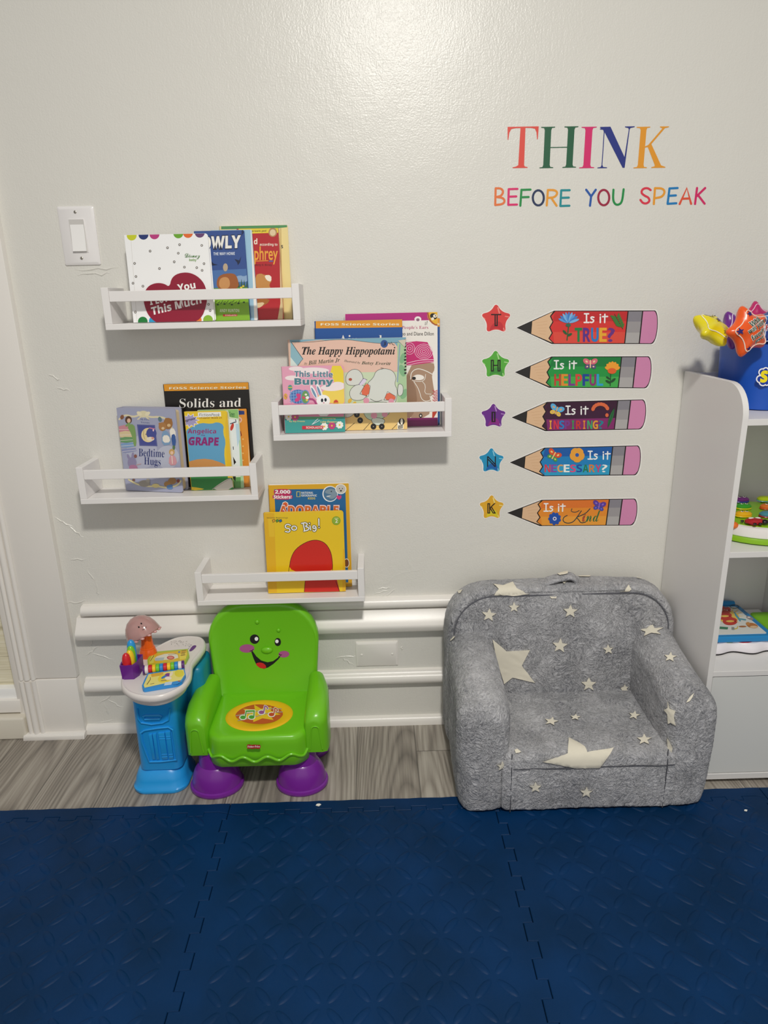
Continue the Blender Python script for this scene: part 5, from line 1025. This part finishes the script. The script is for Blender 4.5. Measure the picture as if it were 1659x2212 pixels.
# backrest
rings = []
def crown(x): return .010*(1-(x/.29)**2)
for y, ins_ in ((-.040, .05), (-.040, .02), (-.043, .006), (-.052, .0), (-.085, .001), (-.105, .004), (-.113, .014), (-.110, .019), (-.114, .026), (-.118, .045)):
    P = dens(rrect(-.280+ins_, .280-ins_, .0, .414-ins_*.85+.006, [.03, .03, .095-ins_*.3, .095-ins_*.3], 8), .03)
    rings.append([Vector((.446+x*(1+.02*(1-z/.42)), y+(.035-.11*z if False else 0)-(.03*(1-z/.42) if y < -.08 else 0)+(.0), .013+z+crown(x)*(z/.42)**3)) for x, z in P])
capring(rings); fr_ = rings[0]; c = sum(fr_, Vector())/len(fr_); rings = [[c+(p-c)*s for p in fr_] for s in (.2, .6)]+rings
b = MB(); b.loft(rings, PL); bk = soft(b, 'backrest')
# seat
rings = []
for y, ins_ in ((-.09, .03), (-.09, .008), (-.095, 0), (-.15, 0), (-.25, 0), (-.335, 0), (-.352, .002), (-.366, .010), (-.371, .022), (-.372, .035)):
    P = dens(rrect(.262+0*ins_, .642-0*ins_, .0125+ins_*.35, .166-ins_*.8-(.0 if y < -.2 else -.004), [.008, .008, .02, .02], 4), .03)
    rings.append([Vector((x, y, z)) for x, z in P])
capring(rings); b = MB(); b.loft(rings, PL); st = soft(b, 'seat', .0035)
b = MB(); b.tube([(.285+i*.0235, -.3728-.002*noise.noise((i*.7, 0, 0)), .128+.003*noise.noise((i*.4, 3, 0))) for i in range(16)], .0011, mat('#4a4b52', .9), 6); b.build('seam', st)
# arms
def armpart(x0, x1, sgn):
    rings = []
    for y, ins_, zt in ((-.075, .035, .335), (-.075, .01, .338), (-.085, 0, .338), (-.13, 0, .336), (-.19, 0, .327), (-.25, 0, .314), (-.31, 0, .300), (-.338, .001, .290), (-.354, .006, .280), (-.364, .014, .268), (-.369, .026, .254), (-.370, .04, .24)):
        r = min(.05-ins_*.5, (x1-x0-2*ins_)/2*.96)
        lean = lambda z: sgn*(-.012)*(max(0, z-.1)/.2)
        P = dens(rrect(x0+ins_, x1-ins_, .0125+ins_*.3, zt, [.008, .008, r, r], 6), .03)
        fr = min(1, max(0, (-y-.285)/.05)); cxm, hwm = (x0+x1)/2, (x1-x0)/2
        def push(x, z):
            k = max(-1, min(1, (x-cxm)/hwm)); outer = k*sgn > 0
            return k*(.006*sin(pi*max(0, z-.01)/.3)+.012*max(0, z-.1)/.2*fr)*((1 if sgn < 0 else .25+.75*fr) if outer else .3)
        rings.append([Vector((x+push(x, z), y, z)) for x, z in P])
    capring(rings); b = MB(); b.loft(rings, PL); return soft(b, 'arm', .005)
aL = armpart(.172, .279, -1); aR = armpart(.622, .722, 1)
for xs, o in ((.2815, aL), (.6215, aR)):
    b = MB(); b.tube([(xs+.001*noise.noise((i, 0, xs*9)), -.3725+.004*(i > 7), .016+i*.0165) for i in range(10)], .0011, mat('#44454c', .9), 6); b.build('seam', o)
# dark tube drawn in for the shaded crease round the backrest front
b = MB(); P = rrect(-.262, .262, .06, .402, [.01, .01, .09, .09], 12); P = [p for p in P if p[1] > .2]
P = sorted(P, key=lambda p: atan2(p[1]-.2, p[0]), reverse=True)
b.tube([(.446+x, -.1125-.03*(1-z/.42), .013+z+crown(x)*(z/.42)**3) for x, z in P], .0017, mat('#5a5b62', .9), 6); b.build('crease_line', bk)
# carrying handle
b = MB(); H = [(.392, -.082, .428), (.398, -.082, .436), (.414, -.082, .443), (.434, -.081, .449), (.458, -.080, .454), (.474, -.080, .454), (.482, -.080, .446), (.484, -.080, .430)]
rings = []
for i, p in enumerate(H):
    a_, c_ = Vector(H[max(0, i-1)]), Vector(H[min(len(H)-1, i+1)]); d = (c_-a_).normalized(); nrm = Vector((-d.z, 0, d.x))
    rings.append([Vector(p)+Vector((0, 1, 0))*(.020*cos(t))+nrm*(.0085*sin(t)) for t in [2*pi*k/12 for k in range(12)]])
b.loft(rings, PL); hd = soft(b, 'carry_handle', .002, cuts=2, it=2)
# stars: flat velour patches pressed onto the surfaces
from mathutils.bvhtree import BVHTree
def bvh(o):
    M = world_of(o.parent) @ Matrix.Identity(4); return BVHTree.FromPolygons([M @ v.co for v in o.data.vertices], [list(p.vertices) for p in o.data.polygons])
TR = {k: bvh(o) for k, o in (('b', bk), ('s', st), ('l', aL), ('r', aR), ('h', hd))}; OB = dict(b=bk, s=st, l=aL, r=aR, h=hd)
def patch(part, poly, cr=rc, lift=.0034):
    bm = bmesh.new(); vs = [bm.verts.new((u, v, 0)) for u, v in poly]; bm.faces.new(vs)
    bmesh.ops.triangulate(bm, faces=bm.faces[:])
    ext = max(max(p[0] for p in poly)-min(p[0] for p in poly), 1)
    for _ in range(4):
        es = [e for e in bm.edges if e.calc_length() > max(7, ext/14)]
        if not es: break
        bmesh.ops.subdivide_edges(bm, edges=es, cuts=1); bmesh.ops.triangulate(bm, faces=bm.faces[:])
    dead = []
    for v in bm.verts:
        d = ray(*cr(v.co.x, v.co.y)).normalized(); hit, n, i, t = TR[part].ray_cast(EYE, d)
        if hit is None: dead.append(v); continue
        if n.dot(d) > 0: n = -n
        v.co = hit+n*lift-d*.0008
    if dead: bmesh.ops.delete(bm, geom=dead, context='VERTS')
    lim = .05
    bad = [f for f in bm.faces if max(e.calc_length() for e in f.edges) > lim]
    if bad: bmesh.ops.delete(bm, geom=bad, context='FACES')
    bm.normal_update(); nv = {v: (EYE-v.co).normalized() for v in bm.verts}
    for e in [e for e in bm.edges if len(e.link_faces) == 1]:
        a_, c_ = e.verts; d0 = bm.verts.new(a_.co-nv[a_]*.0045); d1 = bm.verts.new(c_.co-nv[c_]*.0045); bm.faces.new((a_, c_, d1, d0))
    b = MB(); b.bm(bm, CREAM); b.build('star_patch', OB[part], 60, label='cream star patch')
def st5(u, v, r, rot, sy=1.0, ri=.44): return star2(u, v, r, r*ri, rot, 5, sy)
up = -pi/2
for u, v, r, rot in ((300, 304, 42, up+.1), (440, 262, 32, up), (755, 284, 42, up+.05), (697, 476, 46, up+.1), (967, 497, 31, up-.05), (858, 692, 45, up+.02)): patch('b', st5(u, v, r, rot, .92))
patch('b', [(320, 440), (400, 508), (530, 500), (484, 588), (558, 684), (432, 655), (385, 692), (345, 560)])
patch('b', [(1035, 712), (1052, 704), (1060, 690), (1066, 704), (1082, 706), (1070, 714), (1075, 726), (1058, 718), (1044, 726)])
patch('b', [(325, 138), (380, 146), (435, 126), (455, 160), (526, 190), (440, 202), (330, 192), (355, 165)]); patch('b', [(685, 94), (768, 92), (740, 120), (722, 138), (700, 118)]); patch('b', [(1030, 174), (1060, 168), (1082, 142), (1096, 166), (1078, 172)]); patch('b', [(640, 204), (660, 212), (680, 204), (676, 212), (650, 214)]); patch('b', [(1120, 90), (1140, 100), (1155, 108), (1130, 104)]); patch('b', [(130, 176), (158, 168), (146, 188), (136, 190)]); patch('b', [(800, 92), (870, 92), (865, 98), (810, 97)])
patch('h', [(680, 78), (700, 64), (730, 70), (745, 62), (742, 80), (700, 90)])
for u, v, r, rot, sy in ((650, 908, 42, up+.25, .6), (785, 885, 32, up+.1, .58), (1114, 874, 35, up+.2, .75), (1170, 1010, 45, up, .72)): patch('s', st5(u, v, r, rot, sy))
patch('s', [(748, 998), (800, 1025), (838, 1048), (850, 1076), (1000, 1054), (920, 1160), (790, 1162), (600, 1126), (740, 1085)])
patch('s', [(408, 714), (445, 716), (462, 732), (440, 734), (420, 724)]); patch('s', [(445, 1066), (460, 1060), (480, 1078), (450, 1084)]); patch('s', st5(560, 1268, 36, up, .9)); patch('s', st5(845, 1296, 38, up+.05, .85))
patch('r', [(1142, 390), (1186, 388), (1214, 360), (1228, 386), (1276, 382), (1242, 402), (1262, 420), (1212, 412), (1172, 430), (1180, 406)]); patch('r', st5(1316, 548, 36, up+.1, .8)); patch('r', [(1405, 798), (1420, 770), (1446, 748), (1438, 770), (1420, 792)])
patch('r', [(1308, 790), (1318, 830), (1348, 842), (1340, 870), (1350, 925), (1322, 908), (1308, 915), (1304, 860), (1286, 838), (1306, 828)]); patch('r', [(1304, 990), (1320, 1020), (1334, 1050), (1318, 1098), (1306, 1080)])
patch('l', st5(372, 1150, 33, up, .85)); patch('l', [(368, 1330), (410, 1314), (414, 1340), (390, 1340)]); patch('l', [(80, 460), (100, 430), (118, 432), (100, 450)])

# ================================================================== white cabinet
CAB = mat('#dcdad8', .4, 1.13, name='white_laminate'); CABF = mat('#d3d4d1', .45, 1.12, name='pale_grey_door_laminate')
X0, X1c, YF = .7325, 1.46, -.283
CB = empty('storage_cabinet', (1.09, -.14, 0), 'tall white open shelf cabinet with rounded side panel at the right edge', 'cabinet')
def side(x0, name):
    P = [(-.003, .012), (YF, .012), (YF, .866)]+[(YF+.072-.072*cos(t), .866+.0675*sin(t)) for t in [pi/2*i/10 for i in range(1, 11)]]+[(-.003, .9335)]
    b = MB(); b.prism(P, lambda u, v, h: Vector((h, u, v)), x0, x0+.012, CAB, .0006); b.build(name, CB, 30)
side(X0, 'side_panel'); side(X1c-.012, 'side_panel'); 
MB().box(X0+.012, X1c-.012, -.010, -.003, .012, .930, CAB).build('back_panel', CB)
for z in (.8535, .5715, .287): MB().box(X0+.0122, X1c-.0122, YF+.001, -.0102, z, z+.013, CAB, .0006, 1).build('shelf_board', CB)
for x in (1.0,): MB().box(x, x+.012, YF+.002, -.0102, .3003, .8533, CAB, .0006, 1).build('divider', CB)
MB().box(X0+.0122, X1c-.0122, YF+.001, -.012, .012, .027, CAB, .0006, 1).build('base_board', CB)
MB().box(X0+.0142, 1.095, YF+.003, YF+.016, .0285, .2845, CABF, .0008, 1).build('door', CB); MB().box(1.098, X1c-.0142, YF+.003, YF+.016, .0285, .2845, CABF, .0008, 1).build('door', CB)
for x in (.76, 1.42):
    for y in (-.25, -.04): MB().box(x-.015, x+.015, y-.015, y+.015, .0003, .0122, mat('#2a2826', .6)).build('foot', CB)
# blue tub with star cushions
TB = mat('#1450b4', .4, 1.08, name='royal_blue_card', noise_amt=.3)
TUB = empty('blue_tub', (.872, -.1, .8668), 'royal blue tub with yellow lettering on top of the white cabinet', 'tub')
b = MB(); rings = []
for z, o in ((.8668, .004), (.869, .0), (.93, -.002), (1.004, -.005)): rings.append([Vector((x, y, z)) for x, y in rrect(.783+o, .995-o, -.190+o, -.022-o, .06, 8)])
for z, o in ((1.004, -.002), (.96, .0), (.872, .003)): rings.append([Vector((x, y, z)) for x, y in rrect(.783+o, .995-o, -.190+o, -.022-o, .058, 8)])
b.loft(rings, TB); tub = b.build('tub_body', TUB, 40)
a = Art(Matrix.Translation((.87, -.1945, .93)), rd, rough=.35)
def cloud(w, c, k=1.0):
    for u, v, r in ((1395, 1010, 55), (1440, 985, 45), (1365, 1100, 56), (1400, 1140, 55), (1450, 1060, 90), (1520, 1040, 95), (1600, 1030, 95), (1700, 1020, 95), (1800, 1010, 95), (1880, 1000, 80), (1450, 1150, 40)): a.ell(u, v, r*k+w, r*k+w, c, n=20)
cloud(0, '#f0eef2'); cloud(-17, '#16389a'); 
a.text('STAR', (1360, 1148), (1800, 1140), (1375, 985), '#f0dc1c', 'bold', .05); a.build('lettering', tub)
def puff(name, label, c, O, R, up_, nrm, th=.026, cols=(), text=None, seam='#f0e6e0', marks=()):
    """inflated five-pointed cushion centred at O, facing nrm, one point along up_"""
    n_ = Vector(nrm).normalized(); u_ = (Vector(up_)-n_*Vector(up_).dot(n_)).normalized(); r_ = u_.cross(n_)*-1
    r_ = n_.cross(u_)*-1 if False else u_.cross(n_)
    r_ = -n_.cross(u_)
    M = Matrix(((r_.x, -n_.x, u_.x, O[0]), (r_.y, -n_.y, u_.y, O[1]), (r_.z, -n_.z, u_.z, O[2]), (0, 0, 0, 1)))
    root = empty('star_cushion', M, label, 'star cushion', 'inflated star cushions in the blue tub')
    out = chaikin(star2(0, 0, R*1.06, R*.56, pi/2), 2)
    rings = []
    for s, h in ((.25, 1.0), (.5, .9), (.72, .68), (.88, .42), (.97, .18), (1.0, 0), (.97, -.18), (.88, -.42), (.72, -.68), (.5, -.9), (.25, -1.0)):
        rings.append([M @ Vector((x*s, -h*th, z*s)) for x, z in out])
    b = MB(); b.loft(rings, mat(c, .25, 1.06, coat=.25)); body = b.build('cushion_body', root, 60)
    b = MB(); b.tube([M @ Vector((x*.80, -.57*th-.0006, z*.80)) for x, z in out], .0011, mat(seam, .4), 6, True); b.build('printed_border', body)
    def surf(x, z):
        # height of the front surface over (x, z)
        lo, hi = 0, 1.05
        ang = atan2(z, x); rad = hypot(x, z)
        best = min(out, key=lambda p: abs((atan2(p[1], p[0])-ang+pi) % (2*pi)-pi)); s = rad/hypot(*best)
        tab = ((0, 1.02), (.25, 1.0), (.5, .9), (.72, .68), (.88, .42), (.97, .18), (1.0, 0))
        for (s0, h0), (s1, h1) in zip(tab, tab[1:]):
            if s <= s1: return -(h0+(h1-h0)*(s-s0)/(s1-s0))*th-.0012
        return -.001
    if marks:
        b = MB()
        for x, z, r, rt, mc in marks:
            pts = star2(x*R, z*R, r*R, r*R*.42, pi/2+rt); b.add([M @ Vector((px, surf(px, pz), pz)) for px, pz in pts], [list(range(10))], mat(mc, .35))
        b.build('printed_star', body)
    if text:
        b = MB()
        for t, cx, cz, w, h, rt, halo in text:
            for off, cc, li in ((.055, '#f2ece6', 0), (.0, halo, .0004)):
                fs, (x0, x1, y0, y1) = glyphs(t, 'bold', off)
                for f in fs:
                    q = []
                    for x, y in f:
                        lx = (x-(x0+x1)/2)/(x1-x0)*w*R*(1.03 if off else 1); lz = (y-(y0+y1)/2)/(y1-y0)*h*R*(1.15 if off else 1)
                        X, Z = cx*R+lx*cos(rt)-lz*sin(rt), cz*R+lx*sin(rt)+lz*cos(rt); q.append(M @ Vector((X, surf(X, Z)-li, Z)))
                    b.add(q, [list(range(len(q)))], mat(cc, .4))
        b.build('lettering', body)
    return root
O_ = lambda px, py, y: at(px, py, y)
puff('y', 'yellow star cushion leaning out of the left side of the blue tub', '#e2d21c', O_(1538, 712, -.170), .050, (-.55, -.1, 1), (.38, -.55, .75), .020, marks=[(.15, .05, .17, .3, '#4a2a6a'), (-.3, -.42, .12, 0, '#8a6a2a')], text=[('Who', .32, .42, .55, .24, -.5, '#2a2438')], seam='#f0ecc8')
puff('p', 'purple star cushion wedged between the yellow and the orange ones', '#6a2488', O_(1583, 713, -.118), .046, (-.45, 0, 1), (.55, -.8, .25), .017, seam='#d8c8e0')
puff('m', 'magenta star cushion whose tip shows behind the orange one', '#c01f68', O_(1632, 692, -.060), .046, (-.05, 0, 1), (0, -1, .2), .016, seam='#e8c0d0')
puff('n', 'navy blue star cushion at the right edge of the blue tub', '#143a86', O_(1674, 706, -.145), .056, (.1, .1, 1), (.0, -1, .25), .020, seam='#c8d4e8', marks=[(-.55, .26, .16, 0, '#4a8ac8')], text=[('characters?', .0, -.1, 1.2, .22, .05, '#b02430')])
puff('o', 'orange star cushion hanging over the front rim of the blue tub', '#e8591c', O_(1614, 716, -.216), .057, (-.32, 0, .95), (.30, -.94, .15), .021, seam='#f4d8c8',
     marks=[(0, .60, .11, 0, '#231a6a'), (-.57, .17, .14, -.1, '#231a6a'), (-.36, -.52, .09, 0, '#231a6a'), (.6, .16, .09, 0, '#231a6a')],
     text=[('What', .10, .30, .52, .2, .17, '#1f4a38'), ('was your', .08, .07, .80, .19, .17, '#1f4a38'), ('favorite', .10, -.15, .70, .19, .17, '#1f4a38'), ('part?', .12, -.36, .36, .16, .17, '#1f4a38')])
# bug toy on the middle shelf
BT_ = empty('bug_piano_toy', (.872, -.147, .5848), 'round white and lime toy with bug shaped buttons on the middle cabinet shelf', 'toy')
LIME = mat('#86b81c', .35, 1.06); b = MB()
b.lathe([(.112, .0003), (.118, .003), (.119, .010), (.117, .014), (.110, .0145)], (.872, -.147, .5848), LIME, 44, 1.0, .95); b.build('base_ring', BT_)
b = MB(); b.lathe([(.105, .0145), (.113, .015), (.1135, .028), (.112, .036), (.106, .0385), (.100, .0385)], (.872, -.147, .5848), mat('#e6e2e0', .25, 1.12), 44, 1.0, .95); b.build('white_rim', BT_)
b = MB(); b.lathe([(.106, .030), (.1055, .0392), (.100, .041), (.05, .043), (.001, .0435)], (.872, -.147, .5848), LIME, 44, 1.0, .95); tp = b.build('lime_top', BT_)
zc = .5848+.045
def bug(u, v, c, c2, r, sy=.72, eyes=False, spots=None):
    p = atz(*re_(u, v), zc+.008); b = MB()
    b.lathe([(r*.45, -.010), (r*.5, -.002), (r, 0), (r*1.02, .004), (r*.8, .0075), (r*.4, .009), (.0005, .0094)], (p.x, p.y, zc+.0005), mat(c, .3, 1.05), 24, 1.0, sy); o = b.build('bug_button', BT_)
    b = MB(); b.lathe([(r*.98, 0), (r*1.06, .0012), (r*1.02, .0024)], (p.x-.002, p.y-.003, zc-.001), mat(c2, .3, 1.05), 22, 1.0, sy); b.build('button_rim', o)
    b = MB()
    if eyes:
        for sx in (-.25, .3): b.ellipsoid((p.x+sx*r, p.y-r*.1, zc+.0085), r*.2, r*.16, .0022, mat('#f0eee8', .3), 10, 6); b.ellipsoid((p.x+sx*r, p.y-r*.16, zc+.0105), r*.09, r*.08, .0012, FK, 8, 5)
        b.build('eyes', o)
bug(870, 358, '#6a2a72', '#1c3f9a', .019, eyes=True); bug(895, 428, '#3a9a2c', '#e2cf1c', .018, eyes=True); bug(897, 508, '#e8b01c', '#e2c01c', .018, eyes=True); bug(1120, 352, '#b4c81c', '#5a9a9a', .018); bug(1150, 432, '#d8702c', '#c8501c', .017, eyes=True); bug(1160, 510, '#4a8a9a', '#b01f24', .020)
p = atz(*re_(1015, 582), zc+.008); b = MB(); b.lathe([(.009, -.010), (.010, -.002), (.019, 0), (.0195, .004), (.015, .0075), (.0005, .0094)], (p.x, p.y, zc+.0005), mat('#b01f28', .3, 1.05), 26, 1.1, .7); lady = b.build('bug_button', BT_, label='red ladybird button')
b = MB(); b.ellipsoid((p.x+.017, p.y-.010, zc+.004), .008, .0065, .005, FK, 12, 8)
for dx, dy in ((-.024, .006), (-.008, -.016), (.004, -.016), (.026, .006)): b.ellipsoid((p.x+dx, p.y+dy, zc+.002), .004, .003, .0025, FK, 8, 6)
b.build('head_and_feet', lady); b = MB()
for dx, dy in ((-.006, .004), (.008, .004)): b.ellipsoid((p.x+dx, p.y+dy, zc+.0085), .0065, .004, .002, mat('#f0e8e6', .3), 10, 6)
b.build('wing_spots', lady)
p = atz(*re_(790, 628), .5848+.04); b = MB(); b.ellipsoid((max(p.x, .772), p.y, .5848+.036), .011, .010, .008, mat('#e0702c', .3), 14, 8); b.build('corner_knob', BT_)
# white scalloped toy, blue picture board and green board on the lower shelf
WT = empty('scalloped_toy', (.86, -.12, .3005), 'white toy with wavy front edge lying under the blue board on the lower shelf', 'toy')
def wave(x): return -.206-.006*cos((x-.787)/.052*2*pi*.62)
F_ = [(.750+.23*i/40, wave(.750+.23*i/40)) for i in range(41)]+[(.980, -.03), (.750, -.03)]
b = MB(); b.prism(F_, lambda u, v, h: Vector((u, v, h)), .3005, .304, mat('#1f1c1e', .5)); b.build('dark_base', WT)
b = MB(); G_ = F_; b.loft([[Vector((u, v, .304)) for u, v in G_], [Vector((u, v-.002 if v < -.1 else v, .309)) for u, v in G_], [Vector((u, v, .321)) for u, v in G_], [Vector((u, v+.006 if v < -.1 else v, .3265)) for u, v in G_]], mat('#e9e5ea', .22, 1.1)); wb = b.build('white_body', WT, 40)
a = Art(Matrix.Translation((.86, -.12, .3267)) @ Matrix.Rotation(-pi/2, 4, 'X'), re_, rough=.35, eps=.00002)
a.ell(628, 1850, 18, 22, '#5a3a2a'); a.poly([(830, 1850), (900, 1838), (1005, 1842), (970, 1868), (860, 1868)], '#c81f30', smooth=1); a.poly([(675, 1842), (705, 1840), (712, 1866), (680, 1866)], '#c03048'); a.poly([(720, 1846), (780, 1842), (785, 1866), (722, 1868)], '#7aa86a')
for i, c in enumerate(('#5a9a6a', '#8aa0b0', '#c0505a', '#c86a5a', '#b04a6a', '#4a6aa0', '#3a3a5a')): a.ell(650+i*64, 1808-i*2, 28, 10, c)
a.build('printed_shapes', wb)
BB = empty('picture_board', (.848, -.105, .3275), 'blue framed picture board with large red digits on the lower shelf', 'toy book')
def Bq(x0, x1, y0, y1, z0, z1, m, r=0.0): b = MB(); b.box(x0, x1, y0, y1, z0, z1, m, r, 3); return b
BBM = mat('#1c84c4', .32, 1.06)
b = MB(); tl_ = .0; P = rrect(.757, .925, -.203, -.034, [.012, .012, .006, .012], 5); b.prism(P, lambda u, v, h: Vector((u, v, h)), .3272, .3425, BBM, .003); fr2 = b.build('frame', BB)
b = MB(); b.tube([(.765, -.0245, .341), (.90, -.0245, .341), (.915, -.025, .340)], .0095, BBM, 10); b.build('hinge_tube', BB)
b = MB(); P = rrect(.763, .910, -.191, -.045, .005, 4); b.prism(P, lambda u, v, h: Vector((u, v, h)), .342, .3432, mat('#d8dad6', .35)); pl_ = b.build('picture_page', BB)
a = Art(Matrix.Translation((.848, -.105, .3433)) @ Matrix.Rotation(-pi/2, 4, 'X'), re_, rough=.35, eps=.00002)
for i in range(14): t = pi*2*i/14; a.poly([(760+60*cos(t-.12), 1590+45*sin(t-.12)), (760+150*cos(t), 1590+95*sin(t)), (760+60*cos(t+.12), 1590+45*sin(t+.12))], '#e6c25a')
a.ell(740, 1600, 110, 62, '#e6c25a')
for (u, v) in ((690, 1530), (700, 1592), (755, 1645)): a.line(ell2(u, v, 62, 26, 20), 30, '#c2362c', closed=True)
for q in (((800, 1555), (850, 1620), (915, 1630)), ((810, 1580), (860, 1640))): a.line(list(q), 14, '#4f9ab0')
a.line(ell2(800, 1492, 46, 18, 18), 6, '#4a5458', closed=True); a.poly([(690, 1490), (720, 1485), (735, 1500), (700, 1505)], '#5a7a9a'); a.ell(985, 1690, 60, 26, '#b8743a', .2); a.ell(940, 1670, 22, 16, '#c88a4a'); a.ell(1000, 1705, 40, 12, '#e0c098'); a.ell(885, 1700, 40, 8, '#a8642c')
a.ell(960, 1612, 40, 15, '#9a8a8a', .4); a.ell(950, 1605, 16, 7, '#e8e0dc'); a.poly([(640, 1700), (735, 1708), (730, 1730), (640, 1725)], '#3a7a5a'); a.line([(805, 1725), (830, 1718), (835, 1700)], 10, '#d8b83a')
for i in range(5): a.line([(770, 1708+i*6), (800, 1710+i*6)], 2.5, '#6a6a6a')
for i in range(3): a.line([(905, 1550+i*14), (935, 1556+i*14)], 2.5, '#6a6a6a')
a.text('100', (655, 1540), (720, 1545), (655, 1520), '#c2362c', 'bold', .03); a.build('page_print', pl_)
GB = empty('lime_board', (.955, -.085, .3275), 'lime green board lying at the right of the blue board', 'toy book')
b = MB(); b.prism(rrect(.938, .992, -.165, -.060, .010, 5), lambda u, v, h: Vector((u, v, h)), .3272, .334, mat('#7fc41f', .35, 1.06), .002); b.build('board', GB)
for u, v, s, lab in ((688, 1738, .006, 'tiny torn white paper scrap on the mat edge in front of the toy chair'), (1611, 1750, .004, 'tiny white crumb on the mat in front of the cabinet')):
    p = atz(u, v, .0135); b = MB(); b.loft([[p+Vector((x*s, y*s, z)) for x, y in ((-1, -.3), (.2, -.8), (1, .1), (.3, .5), (-.6, .4))] for z in (-.0012, .0004)], mat('#e8e4da', .8)); tag(b.build('paper_scrap', None, 0), lab, 'paper scrap')
